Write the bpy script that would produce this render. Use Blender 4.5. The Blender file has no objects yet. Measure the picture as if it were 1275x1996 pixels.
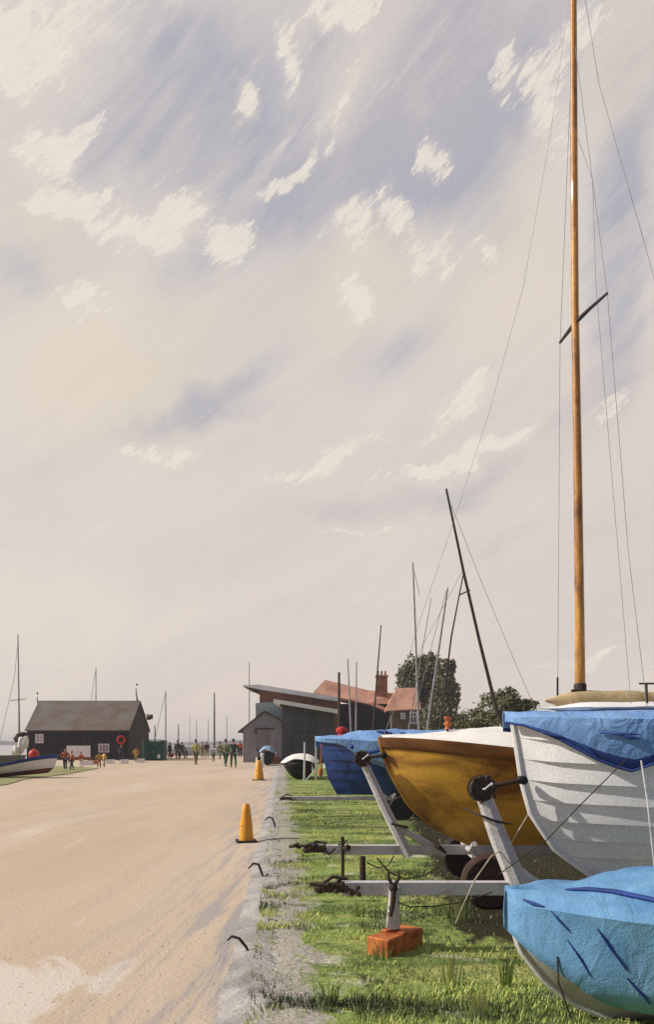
import bpy, math, random
from mathutils import Vector, Matrix, noise
R = random.Random(7)
SC = bpy.context.scene
COL = SC.collection
F = 1500.0; CX = 637.5; HY = 1447.0; EYE = 1.65
ROAD = -0.035          # the road lies a kerb's height below the grass

def P(px, py, Y):      # a point seen in that direction, Y metres ahead
    return Vector(((px-CX)/F*Y, Y, EYE+(HY-py)/F*Y))
def GY(py, z0=0.0): return (EYE-z0)*F/(py-HY)
def G(px, py, z0=0.0): return P(px, py, GY(py, z0))

# ------------------------------------------------------------------ materials
def hexc(r, g, b):
    f = lambda c: (c/255/12.92 if c/255 <= .04045 else ((c/255+.055)/1.055)**2.4)
    return (f(r), f(g), f(b), 1)
def mat(name, c, var=.25, scale=2.2, rough=.75, bump=.15, bscale=60, c2=None, stretch=(1,1,1), rot=(0,0,0), metal=0.0, lo=.35, hi=.68, spec=.35, coat=0, fold=0):
    m = bpy.data.materials.new(name); m.use_nodes = True
    nt = m.node_tree; N = nt.nodes; L = nt.links
    b = N['Principled BSDF']
    tc = N.new('ShaderNodeTexCoord'); mp = N.new('ShaderNodeMapping')
    L.new(tc.outputs['Object'], mp.inputs['Vector']); mp.inputs['Scale'].default_value = stretch; mp.inputs['Rotation'].default_value = rot
    n1 = N.new('ShaderNodeTexNoise'); n1.inputs['Scale'].default_value = scale; n1.inputs['Detail'].default_value = 8; n1.inputs['Roughness'].default_value = .62; n1.inputs['Distortion'].default_value = .6
    L.new(mp.outputs[0], n1.inputs['Vector'])
    mr = N.new('ShaderNodeMapRange'); mr.inputs[1].default_value = lo; mr.inputs[2].default_value = hi
    L.new(n1.outputs[0], mr.inputs[0])
    mx = N.new('ShaderNodeMix'); mx.data_type = 'RGBA'
    a = tuple(min(1, x*(1+var*.6)) for x in c[:3])+(1,)
    d = c2 if c2 else tuple(x*(1-var) for x in c[:3])+(1,)
    mx.inputs[6].default_value = d; mx.inputs[7].default_value = a
    L.new(mr.outputs[0], mx.inputs[0])
    n2 = N.new('ShaderNodeTexNoise'); n2.inputs['Scale'].default_value = bscale; n2.inputs['Detail'].default_value = 3
    L.new(tc.outputs['Object'], n2.inputs['Vector'])
    m2 = N.new('ShaderNodeMix'); m2.data_type = 'RGBA'; m2.blend_type = 'MULTIPLY'
    mr2 = N.new('ShaderNodeMapRange'); mr2.inputs[3].default_value = .86; mr2.inputs[4].default_value = 1.1; mr2.inputs[1].default_value = .3; mr2.inputs[2].default_value = .7
    L.new(n2.outputs[0], mr2.inputs[0]); m2.inputs[0].default_value = 1
    L.new(mx.outputs[2], m2.inputs[6]); L.new(mr2.outputs[0], m2.inputs[7])
    L.new(m2.outputs[2], b.inputs['Base Color'])
    bp = N.new('ShaderNodeBump'); bp.inputs['Strength'].default_value = bump; bp.inputs['Distance'].default_value = .02
    L.new(n2.outputs[0], bp.inputs['Height']); L.new(bp.outputs[0], b.inputs['Normal'])
    if fold:      # soft gathers in cloth
        mf = N.new('ShaderNodeMapping'); mf.inputs['Scale'].default_value = (1.7,.8,1.2); mf.inputs['Rotation'].default_value = (.3,.5,.6); L.new(tc.outputs['Object'], mf.inputs[0])
        nf = N.new('ShaderNodeTexNoise'); nf.inputs['Scale'].default_value = 3.2; nf.inputs['Detail'].default_value = 3; nf.inputs['Distortion'].default_value = 1.6; L.new(mf.outputs[0], nf.inputs['Vector'])
        bf = N.new('ShaderNodeBump'); bf.inputs['Strength'].default_value = .9; bf.inputs['Distance'].default_value = fold; L.new(nf.outputs[0], bf.inputs['Height']); L.new(bp.outputs[0], bf.inputs['Normal']); L.new(bf.outputs[0], b.inputs['Normal'])
    b.inputs['Roughness'].default_value = rough; b.inputs['Metallic'].default_value = metal
    b.inputs['Specular IOR Level'].default_value = spec; b.inputs['Coat Weight'].default_value = coat
    return m
_cm = {}
def cm(r, g, b, **k):
    key = (r, g, b, tuple(sorted(k.items())))
    if key not in _cm: _cm[key] = mat('paint_%d_%d_%d' % (r, g, b), hexc(r, g, b), **k)
    return _cm[key]

M = dict(
    white=mat('white_hull_paint', (.80,.77,.74,1), .10, 1.5, .55, .1),
    cream=mat('cream_canvas', (.78,.74,.67,1), .10, 2, .85, .2),
    ochre=mat('ochre_varnished_planks', (.60,.33,.045,1), .35, 1.25, .5, .12, 45, c2=(.22,.085,.015,1), stretch=(.8,1,1.2), coat=.1, lo=.40, hi=.56),
    brown=mat('brown_varnish_strake', (.21,.085,.025,1), .45, 3, .5, .15, c2=(.11,.04,.014,1), stretch=(.5,1,2)),
    skyblue=mat('light_blue_canvas', (.185,.32,.54,1), .25, 1.7, .8, .25, 90, c2=(.11,.225,.45,1), fold=.035),
    tarp=mat('pale_blue_tarpaulin', (.145,.30,.47,1), .25, 1.4, .72, .25, 90, c2=(.06,.185,.37,1), lo=.32, hi=.62, fold=.018),
    navy=mat('navy_canvas_edge', (.025,.06,.24,1), .5, 4, .8, .2),
    blueh=mat('deep_blue_hull', (.018,.065,.25,1), .5, 2.4, .45, .1, c2=(.008,.022,.09,1), coat=.2),
    grey=mat('galvanised_grey', (.47,.45,.45,1), .2, 5, .6, .3, 70, c2=(.34,.29,.26,1), lo=.28, hi=.5),
    dark=mat('dark_rusty_iron', (.022,.015,.012,1), .5, 9, .7, .5, 60, c2=(.05,.025,.015,1)),
    rubber=mat('black_rubber', (.014,.012,.012,1), .4, 8, .75, .3),
    mastc=mat('amber_varnished_spruce', (.50,.25,.05,1), .5, 3, .45, .1, 40, c2=(.20,.075,.025,1), stretch=(3,3,.9), coat=.3),
    mastd=mat('dark_spar', (.035,.028,.024,1), .5, 5, .6, .2),
    mastg=mat('grey_spar', (.30,.28,.27,1), .4, 5, .6, .2),
    wire=mat('rigging_wire', (.34,.32,.32,1), .3, 5, .5, .1, metal=.3),
    rope=mat('pale_rope', (.55,.48,.33,1), .4, 20, .9, .4, 150),
    ropd=mat('dark_rope', (.05,.035,.025,1), .4, 20, .9, .4, 150),
    tan=mat('tan_sailcloth', (.52,.41,.23,1), .35, 3, .85, .3, 60, c2=(.36,.26,.12,1)),
    orange=mat('orange_block_paint', (.50,.16,.04,1), .4, 8, .7, .3, c2=(.30,.06,.015,1)),
    cone=mat('orange_cone_plastic', (.68,.24,.02,1), .35, 6, .5, .1, c2=(.58,.33,.03,1)),
    cone2=mat('yellow_cone_plastic', (.70,.38,.04,1), .35, 6, .5, .1, c2=(.62,.24,.03,1)),
    red=mat('red_paint', (.55,.03,.02,1), .3, 6, .5, .1),
    blackw=mat('tarred_black_boards', (.030,.023,.022,1), .45, 1.6, .85, .3, 25, c2=(.014,.011,.012,1), stretch=(4,4,.6)),
    roofg=mat('grey_felt_roof', (.150,.128,.112,1), .3, .5, .9, .3, 20, c2=(.115,.088,.06,1)),
    shedg=mat('grey_weathered_boards', (.30,.285,.295,1), .22, 1.1, .85, .3, 20, stretch=(4,4,.6)),
    shedd=mat('slate_painted_boards', (.088,.088,.10,1), .3, .9, .8, .3, 20, stretch=(4,4,.6)),
    trimd=mat('dark_barge_board', (.05,.038,.032,1), .3, 4, .8, .2),
    roofw=mat('white_sheet_roof', (.84,.81,.76,1), .1, 1, .7, .15),
    redbr=mat('red_brown_boards', (.25,.105,.065,1), .35, .8, .85, .3, 20, c2=(.15,.06,.042,1)),
    teal=mat('pale_green_wall', (.34,.42,.38,1), .2, .5, .85, .2, 20),
    tile=mat('terracotta_roof_tiles', (.56,.30,.20,1), .3, .6, .85, .4, 12, c2=(.38,.18,.12,1)),
    brick=mat('warm_brick', (.33,.16,.08,1), .4, 1.5, .9, .4, 12, c2=(.2,.08,.05,1)),
    house=mat('dark_blue_house_boards', (.020,.020,.036,1), .4, .9, .8, .2),
    olive=mat('olive_render_wall', (.16,.12,.065,1), .35, 1.0, .9, .3),
    glass=mat('window_glass', (.04,.05,.06,1), .2, 1, .12, .02, spec=.6),
    green=mat('dark_green_kiosk_paint', (.012,.085,.062,1), .4, 1.2, .6, .15, c2=(.01,.05,.04,1)),
    concrete=mat('pale_concrete_kerb', (.36,.335,.31,1), .25, 2.0, .95, .6, 30, c2=(.22,.205,.19,1), lo=.35, hi=.62),
    bark=mat('bark', (.06,.045,.03,1), .4, 6, .9, .6),
    leafd=mat('dark_leaves', (.085,.088,.038,1), .5, 1.2, .7, .2, c2=(.05,.054,.024,1)),
    leafm=mat('mid_leaves', (.15,.15,.062,1), .5, 1.2, .7, .2, c2=(.085,.088,.038,1)),
    leafl=mat('light_leaves', (.22,.215,.11,1), .4, 1.2, .7, .2),
    leafb=mat('reddish_leaves', (.085,.040,.018,1), .4, 1.2, .7, .2),
    g1=mat('grass_bright', (.54,.56,.15,1), .3, 1.4, .8, .2, c2=(.38,.43,.12,1)),
    g2=mat('grass_mid', (.21,.28,.08,1), .4, 1.4, .8, .2, c2=(.13,.19,.055,1)),
    g3=mat('grass_dark', (.065,.09,.032,1), .4, 1.4, .8, .2),
    g4=mat('grass_straw', (.50,.47,.27,1), .3, 1.4, .9, .2, c2=(.34,.36,.17,1)),
    skin=mat('skin', (.42,.24,.16,1), .1, 5, .6, .05),
)

# ------------------------------------------------------------------ mesh builder
class MB:
    def __init__(s): s.v = []; s.f = []; s.m = []
    def add(s, vs, fs, mi=0):
        o = len(s.v); s.v += [Vector(v) for v in vs]; s.f += [tuple(i+o for i in f) for f in fs]; s.m += [mi]*len(fs); return s
    def box(s, c, d, rz=0, mi=0, tilt=None):
        c = Vector(c); h = Vector(d)/2; rot = Matrix.Rotation(rz, 3, 'Z')
        if tilt is not None: rot = rot @ Matrix.Rotation(tilt, 3, 'Y')
        b = min(h)*.12
        vs = []
        # chamfered box: 24 verts
        for sx in (-1,1):
            for sy in (-1,1):
                for sz in (-1,1):
                    for ax in range(3):
                        p = [sx*h.x, sy*h.y, sz*h.z]
                        for k in range(3):
                            if k != ax: p[k] -= math.copysign(b, p[k])
                        vs.append(c + rot @ Vector(p))
        I = lambda sx, sy, sz, ax: ((sx>0)*4+(sy>0)*2+(sz>0))*3+ax
        fs = []
        for ax in range(3):
            for sg in (-1,1):
                o = [k for k in range(3) if k != ax]; q = []
                for a_, b_ in ((-1,-1),(1,-1),(1,1),(-1,1)):
                    t = [0,0,0]; t[ax] = sg; t[o[0]] = a_; t[o[1]] = b_; q.append(I(*t, ax))
                if (sg > 0) == (ax == 1): q.reverse()
                fs.append(tuple(q))
        for a in range(3):
            b1, b2 = [k for k in range(3) if k != a]
            for u in (-1,1):
                for w in (-1,1):
                    q = []
                    for e, fc in ((-1,b1),(1,b1),(1,b2),(-1,b2)):
                        t = [0,0,0]; t[a] = e; t[b1] = u; t[b2] = w; q.append(I(*t, fc))
                    fs.append(tuple(q))
        for sx in (-1,1):
            for sy in (-1,1):
                for sz in (-1,1): fs.append((I(sx,sy,sz,0), I(sx,sy,sz,1), I(sx,sy,sz,2)))
        return s.add(vs, fs, mi)
    def tube(s, pts, r, n=8, mi=0, cap=True, flat=1.0):
        pts = [Vector(p) for p in pts]
        rs = r if isinstance(r, (list, tuple)) else [r]*len(pts)
        vs = []; fs = []; up = None
        for i, p in enumerate(pts):
            d = (pts[min(i+1, len(pts)-1)]-pts[max(i-1, 0)]).normalized()
            if up is None: up = Vector((0,0,1)) if abs(d.z) < .9 else Vector((0,1,0))
            x = d.cross(up).normalized(); y = x.cross(d).normalized(); up = y
            for k in range(n):
                a = 2*math.pi*k/n
                vs.append(p + x*math.cos(a)*rs[i] + y*math.sin(a)*rs[i]*flat)
        for i in range(len(pts)-1):
            for k in range(n):
                k2 = (k+1) % n
                fs.append((i*n+k, i*n+k2, (i+1)*n+k2, (i+1)*n+k))
        if cap: fs += [tuple(range(n-1, -1, -1)), tuple(range((len(pts)-1)*n, len(pts)*n))]
        return s.add(vs, fs, mi)
    def lathe(s, c, prof, n=16, axis='Z', mi=0):
        c = Vector(c); pts = []; 
        ax = {'Z': (Vector((1,0,0)), Vector((0,1,0)), Vector((0,0,1))), 'Y': (Vector((1,0,0)), Vector((0,0,1)), Vector((0,-1,0))), 'X': (Vector((0,1,0)), Vector((0,0,1)), Vector((1,0,0)))}[axis]
        vs = []; fs = []
        for (r, z) in prof:
            for k in range(n):
                a = 2*math.pi*k/n
                vs.append(c + ax[0]*math.cos(a)*max(r, .0005) + ax[1]*math.sin(a)*max(r, .0005) + ax[2]*z)
        for i in range(len(prof)-1):
            for k in range(n):
                k2 = (k+1) % n; fs.append((i*n+k, i*n+k2, (i+1)*n+k2, (i+1)*n+k))
        fs += [tuple(range(n-1, -1, -1)), tuple(range((len(prof)-1)*n, len(prof)*n))]
        return s.add(vs, fs, mi)
    def blob(s, c, r, n=12, mi=0, lump=0.0):
        rx, ry, rz = r if isinstance(r, (tuple, list)) else (r, r, r); c = Vector(c)
        vs = []; fs = []; k = n//2
        for i in range(1, k):
            th = math.pi*i/k
            for j in range(n):
                ph = 2*math.pi*j/n
                d = Vector((math.sin(th)*math.cos(ph), math.sin(th)*math.sin(ph), math.cos(th)))
                q = 1+lump*noise.noise(d*2+c*3)
                vs.append(c+Vector((d.x*rx, d.y*ry, d.z*rz))*q)
        a = len(vs); vs += [c+Vector((0,0,rz)), c-Vector((0,0,rz))]
        for i in range(k-2):
            for j in range(n):
                j2 = (j+1) % n; fs.append((i*n+j, (i+1)*n+j, (i+1)*n+j2, i*n+j2))
        for j in range(n):
            j2 = (j+1) % n; fs.append((a, j, j2)); fs.append((a+1, (k-2)*n+j2, (k-2)*n+j))
        return s.add(vs, fs, mi)
    def torus(s, c, R1, r, axis='Y', n=24, k=8, mi=0):
        c = Vector(c); vs = []; fs = []
        for i in range(n):
            a = 2*math.pi*i/n; u = math.cos(a); w = math.sin(a)
            for j in range(k):
                b = 2*math.pi*j/k; rr = R1+r*math.cos(b); h = r*math.sin(b)
                vs.append(c+(Vector((u*rr, h, w*rr)) if axis == 'Y' else Vector((h, u*rr, w*rr)) if axis == 'X' else Vector((u*rr, w*rr, h))))
        for i in range(n):
            for j in range(k):
                fs.append((i*k+j, ((i+1) % n)*k+j, ((i+1) % n)*k+(j+1) % k, i*k+(j+1) % k))
        return s.add(vs, fs, mi)
    def prism(s, poly, d, mi=0):      # poly: list of 3d points (planar), extruded by vector d
        n = len(poly); d = Vector(d); vs = [Vector(p) for p in poly]+[Vector(p)+d for p in poly]
        fs = [tuple(range(n-1, -1, -1)), tuple(range(n, 2*n))]+[(i, (i+1) % n, n+(i+1) % n, n+i) for i in range(n)]
        return s.add(vs, fs, mi)
    def grid(s, rows, mi=0, closed=False):
        n = len(rows[0]); vs = [p for r in rows for p in r]; fs = []
        for i in range(len(rows)-1):
            for j in range(n-1): fs.append((i*n+j, i*n+j+1, (i+1)*n+j+1, (i+1)*n+j))
        return s.add(vs, fs, mi)
    def build(s, name, mats, parent=None, smooth=True, ang=35, solid=0, fix=True):
        me = bpy.data.meshes.new(name)
        off = parent_loc(parent) if parent else Vector((0,0,0))
        if not isinstance(mats, (list, tuple)): mats = [mats]
        base = off
        o = bpy.data.objects.new(name, me); COL.objects.link(o)
        if parent: o.parent = parent
        else:      # a thing that is one mesh: origin at the middle of its foot
            xs = [v.x for v in s.v]; ys = [v.y for v in s.v]; zs = [v.z for v in s.v]
            base = Vector(((min(xs)+max(xs))/2, (min(ys)+max(ys))/2, min(zs))); o.location = base
        me.from_pydata([tuple(v-base) for v in s.v], [], s.f)
        for m in mats: me.materials.append(m)
        me.polygons.foreach_set('material_index', s.m)
        if fix:
            import bmesh
            bm = bmesh.new(); bm.from_mesh(me); bmesh.ops.recalc_face_normals(bm, faces=bm.faces); bm.to_mesh(me); bm.free()
        if smooth:
            me.polygons.foreach_set('use_smooth', [True]*len(me.polygons))
            me.set_sharp_from_angle(angle=math.radians(ang))
        me.update()
        if solid:
            md = o.modifiers.new('thickness', 'SOLIDIFY'); md.thickness = solid; md.offset = 0
        return o
def parent_loc(p):
    v = Vector((0,0,0))
    while p: v += p.location; p = p.parent
    return v
def tag(o, label=None, cat=None, group=None, kind=None):
    if label: o['label'] = label
    if cat: o['category'] = cat
    if group: o['group'] = group
    if kind: o['kind'] = kind
    return o
def thing(name, label, cat, loc=(0,0,0), group=None):
    o = bpy.data.objects.new(name, None); o.empty_display_size = .2; COL.objects.link(o); o.location = loc
    return tag(o, label, cat, group)
def copy_tree(o, parent=None):
    c = o.copy(); COL.objects.link(c); c.parent = parent
    for ch in list(o.children): copy_tree(ch, c)
    return c
def rope(name, label, pts, r, m, sag=0, cat='rope', group=None, parent=None, n=10):
    p = [Vector(q) for q in pts]; out = []
    for i in range(len(p)-1):
        for k in range(n):
            t = k/n; q = p[i].lerp(p[i+1], t); q.z -= sag*4*t*(1-t); out.append(q)
    out.append(p[-1])
    o = MB().tube(out, r, 6).build(name, m, parent)
    if not parent: tag(o, label, cat, group)
    return o
def lerp(a, b, t): return a+(b-a)*t
def tab(t, T):
    if t <= T[0][0]: return T[0][1]
    for (a, x), (b, y) in zip(T, T[1:]):
        if t <= b: return x+(y-x)*(t-a)/(b-a)
    return T[-1][1]
def sst(a, b, x):
    x = max(0, min(1, (x-a)/(b-a))); return x*x*(3-2*x)

# ------------------------------------------------------------------ camera, sky, sun
cd = bpy.data.cameras.new('camera'); cam = bpy.data.objects.new('camera', cd); COL.objects.link(cam)
cam.location = (0, 0, EYE); cam.rotation_euler = (math.radians(90), 0, 0)
cd.sensor_fit = 'HORIZONTAL'; cd.sensor_width = 36; cd.lens = 36*F/1275; cd.shift_y = (HY-998)/1275.0
cd.clip_start = .1; cd.clip_end = 8000
SC.camera = cam
SC.view_settings.view_transform = 'Standard'; SC.view_settings.look = 'None'; SC.view_settings.gamma = 1; SC.view_settings.exposure = 0
SUN_EL, SUN_ROT = math.radians(34), math.radians(-91)
sd = Vector((math.sin(SUN_ROT)*math.cos(SUN_EL), math.cos(SUN_ROT)*math.cos(SUN_EL), math.sin(SUN_EL)))
sl = bpy.data.lights.new('sun', 'SUN'); sl.energy = 4.7; sl.angle = math.radians(.6); sl.color = (1, .95, .88)
so = bpy.data.objects.new('sun', sl); COL.objects.link(so); so.rotation_euler = sd.to_track_quat('Z', 'Y').to_euler(); so.location = (-20, 0, 20)

def make_world():
    w = bpy.data.worlds.new('World'); SC.world = w; w.use_nodes = True
    nt = w.node_tree; N = nt.nodes; L = nt.links; bg = N['Background']
    def nd(t, **k):
        n = N.new(t)
        for a, b in k.items(): setattr(n, a, b)
        return n
    def mth(op, a, b=None, c=None, clamp=False):
        n = nd('ShaderNodeMath', operation=op, use_clamp=clamp)
        for i, x in enumerate((a, b, c)):
            if x is None: continue
            if isinstance(x, (int, float)): n.inputs[i].default_value = x
            else: L.new(x, n.inputs[i])
        return n.outputs[0]
    def mrange(x, a, b, c=0, d=1, smooth=True):
        n = nd('ShaderNodeMapRange', interpolation_type='SMOOTHSTEP' if smooth else 'LINEAR')
        for i, q in enumerate((a, b, c, d)): n.inputs[i+1].default_value = q
        L.new(x, n.inputs[0]); return n.outputs[0]
    def mix(f, a, b):
        n = nd('ShaderNodeMix', data_type='RGBA')
        if isinstance(f, (int, float)): n.inputs[0].default_value = f
        else: L.new(f, n.inputs[0])
        for i, x in ((6, a), (7, b)):
            if isinstance(x, tuple): n.inputs[i].default_value = x
            else: L.new(x, n.inputs[i])
        return n.outputs[2]
    sky = nd('ShaderNodeTexSky', sky_type='NISHITA', sun_disc=False, sun_elevation=SUN_EL, sun_rotation=SUN_ROT)
    sky.air_density = 1.2; sky.dust_density = 2.5
    sc = nd('ShaderNodeVectorMath', operation='SCALE'); L.new(sky.outputs[0], sc.inputs[0]); sc.inputs['Scale'].default_value = .10
    tc = nd('ShaderNodeTexCoord'); sp = nd('ShaderNodeSeparateXYZ'); L.new(tc.outputs['Generated'], sp.inputs[0])
    az = mth('ARCTAN2', sp.outputs[0], sp.outputs[1]); el = mth('ARCSINE', sp.outputs[2])
    cb = nd('ShaderNodeCombineXYZ'); L.new(az, cb.inputs[0]); L.new(el, cb.inputs[1])
    V0 = cb.outputs[0]
    def nz(vec, scale, detail=5, rough=.6, rot=0, st=(1,1,1), off=(0,0,0), dist=0):
        m = nd('ShaderNodeMapping'); m.inputs['Rotation'].default_value = (0,0,rot); m.inputs['Scale'].default_value = st; m.inputs['Location'].default_value = off
        # rotate first, then stretch, by chaining two mappings
        m0 = nd('ShaderNodeMapping'); m0.inputs['Rotation'].default_value = (0,0,rot); m.inputs['Rotation'].default_value = (0,0,0)
        L.new(vec, m0.inputs[0]); L.new(m0.outputs[0], m.inputs[0])
        n = nd('ShaderNodeTexNoise'); n.inputs['Scale'].default_value = scale; n.inputs['Detail'].default_value = detail; n.inputs['Roughness'].default_value = rough; n.inputs['Distortion'].default_value = dist
        L.new(m.outputs[0], n.inputs['Vector']); return n
    wn = nz(V0, 4.5, 4)
    ws = nd('ShaderNodeVectorMath', operation='SUBTRACT'); L.new(wn.outputs['Color'], ws.inputs[0]); ws.inputs[1].default_value = (.5,.5,.5)
    wsc = nd('ShaderNodeVectorMath', operation='SCALE'); L.new(ws.outputs[0], wsc.inputs[0]); wsc.inputs['Scale'].default_value = .16
    wa = nd('ShaderNodeVectorMath', operation='ADD'); L.new(V0, wa.inputs[0]); L.new(wsc.outputs[0], wa.inputs[1])
    VW = wa.outputs[0]
    def blobs(lst, vec):
        tot = None
        for (px, py, ra, rb, rot, wt) in lst:
            x = (px-CX)/F; z = (HY-py)/F
            a0 = math.atan2(x, 1); e0 = math.atan2(z, math.hypot(x, 1))
            m = nd('ShaderNodeMapping', vector_type='TEXTURE')
            m.inputs['Location'].default_value = (a0, e0, 0); m.inputs['Rotation'].default_value = (0, 0, math.radians(rot))
            m.inputs['Scale'].default_value = (ra/F*.85, rb/F*.85, 1)
            L.new(vec, m.inputs[0])
            ln = nd('ShaderNodeVectorMath', operation='LENGTH'); L.new(m.outputs[0], ln.inputs[0])
            g = mrange(ln.outputs['Value'], 0, 1, wt, 0)
            tot = g if tot is None else mth('ADD', tot, g)
        return tot
    lil = blobs([  # soft lilac washes
        (330,60,300,120,-10,.45),(430,190,420,200,10,.6),(230,270,260,130,0,.45),(560,380,220,180,35,.9),(420,500,220,90,20,.6),
        (870,170,340,240,35,1.0),(1060,60,320,90,22,.75),(620,110,260,60,25,.5),(790,300,240,120,20,.7),(1210,560,90,330,0,.9),(1230,320,120,220,-10,.6),(950,400,160,120,20,.3),
        (390,800,280,60,22,.6),(720,990,230,60,4,.65),(880,960,170,60,15,.6),(1130,760,220,70,35,.5),(780,680,200,90,20,.4),(1010,1060,230,60,15,.25),(30,520,120,60,20,.3)], VW)
    cre = blobs([  # warm cream glows
        (230,720,420,260,10,.9),(60,420,200,120,0,.5),(980,560,330,170,10,.6),(1010,330,160,260,40,.4),(640,620,220,140,20,.55),(1240,120,120,200,0,.5),(740,470,240,140,25,.5)], VW)
    whi = blobs([  # rough white rifts
        (90,60,170,100,25,1.1),(20,40,80,90,0,.8),(100,290,120,90,10,1.1),(150,395,150,40,12,.8),(205,420,80,55,0,.9),(360,385,110,70,30,1.0),(300,440,130,50,15,.8),
        (465,145,45,50,0,.95),(450,480,80,95,60,1.1),(520,345,95,28,42,1.0),(590,255,90,26,50,.7),(180,232,110,34,25,.75),(165,560,110,36,12,.8),(690,420,130,90,30,.9),
        (790,400,60,60,-60,.9),(830,470,100,60,20,.95),(660,25,120,50,0,.9),(700,60,70,40,0,.8),(560,70,70,60,50,.7),(840,275,40,50,40,.8),(1130,40,170,40,22,.85),(990,120,60,50,50,.8),
        (900,770,170,42,32,.95),(640,890,240,38,17,.9),(850,895,200,34,14,.85),(290,895,150,40,5,.8),(1090,165,90,100,60,.7),(690,590,60,60,40,.6),(700,1040,160,18,4,.6),
        (960,870,120,30,10,.7),(1190,760,90,40,40,.7),(1140,1290,160,16,0,.6),(940,490,70,40,0,.6),(660,210,120,22,35,.6)], VW)
    nb = nz(V0, 6, 9, .7, math.radians(-32), (.28,1.7,1), dist=.5)
    nf = nz(V0, 24, 9, .75, math.radians(-34), (.32,1.5,1))
    n3 = nz(V0, 2.2, 5, .55, math.radians(-20), (.6,1.2,1), (3,1,0))
    # colour stack, all values are what the cloud gives off
    low = hexc(230,217,204); top = hexc(216,207,199)
    base = mix(mrange(el, .0, .75), low, top)
    base = mix(mth('MULTIPLY', mrange(n3.outputs[0], .4, .7), .35), base, hexc(200,186,184))
    n7 = nz(V0, 3.2, 6, .6, math.radians(-34), (.5,1.5,1), (5,9,0), dist=.8)
    lf = mth('MULTIPLY', mth('ADD', lil, .20), mth('MULTIPLY', mrange(nb.outputs[0], .36, .62, .45, 1.1), mrange(n7.outputs[0], .36, .58, .3, 1.25)), clamp=True)
    lilc = mix(mrange(n3.outputs[0], .35, .65), hexc(170,170,182), hexc(184,178,182))
    c = mix(cre and mth('MULTIPLY', cre, .8, clamp=True), base, hexc(228,214,189))
    c = mix(mth('MULTIPLY', mrange(lil, .1, .9), .38), c, hexc(194,189,190))
    c = mix(mth('MULTIPLY', lf, .92, clamp=True), c, lilc)
    # generic streaks everywhere (so the sky also goes on outside this view)
    gs = mrange(mth('ADD', mth('MULTIPLY', nb.outputs[0], .6), mth('MULTIPLY', nf.outputs[0], .4)), .535, .66)
    gs = mth('MULTIPLY', mth('MULTIPLY', gs, mrange(el, .02, .4, .15, .85)), mrange(n7.outputs[0], .40, .60, 1, .15))
    n5 = nz(V0, 80, 6, .8, math.radians(-34), (.4,1.3,1), (7,2,0))
    wf = mth('ADD', mth('MULTIPLY', mth('ADD', whi, mth('MULTIPLY', mth('SUBTRACT', nb.outputs[0], .5), -.9)), .80), mth('MULTIPLY', mth('SUBTRACT', nf.outputs[0], .5), 2.6))
    wf = mth('ADD', wf, mth('MULTIPLY', mth('SUBTRACT', n5.outputs[0], .5), 2.2))
    wf = mth('MULTIPLY', mrange(wf, .28, .62), mrange(whi, .02, .22))
    wf = mth('MAXIMUM', mth('MULTIPLY', wf, mrange(n5.outputs[0], .3, .62, .55, .92)), gs)
    c = mix(mth('MULTIPLY', mrange(whi, .05, .9), .35), c, hexc(226,214,200))
    c = mix(wf, c, hexc(232,223,210))
    gr = nz(V0, 420, 2, .6)
    gm = mrange(gr.outputs[0], .3, .7, .955, 1.045, False)
    gv = nd('ShaderNodeVectorMath', operation='SCALE'); L.new(c, gv.inputs[0]); L.new(gm, gv.inputs['Scale'])
    c = mix(mrange(sp.outputs[1], .12, -.35), gv.outputs[0], hexc(122,123,148))      # unseen sky behind the viewer, darkened and tinted to lower the fill light
    c = mix(.94, sc.outputs[0], c)
    L.new(c, bg.inputs['Color']); bg.inputs['Strength'].default_value = 1.08
make_world()

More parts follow.
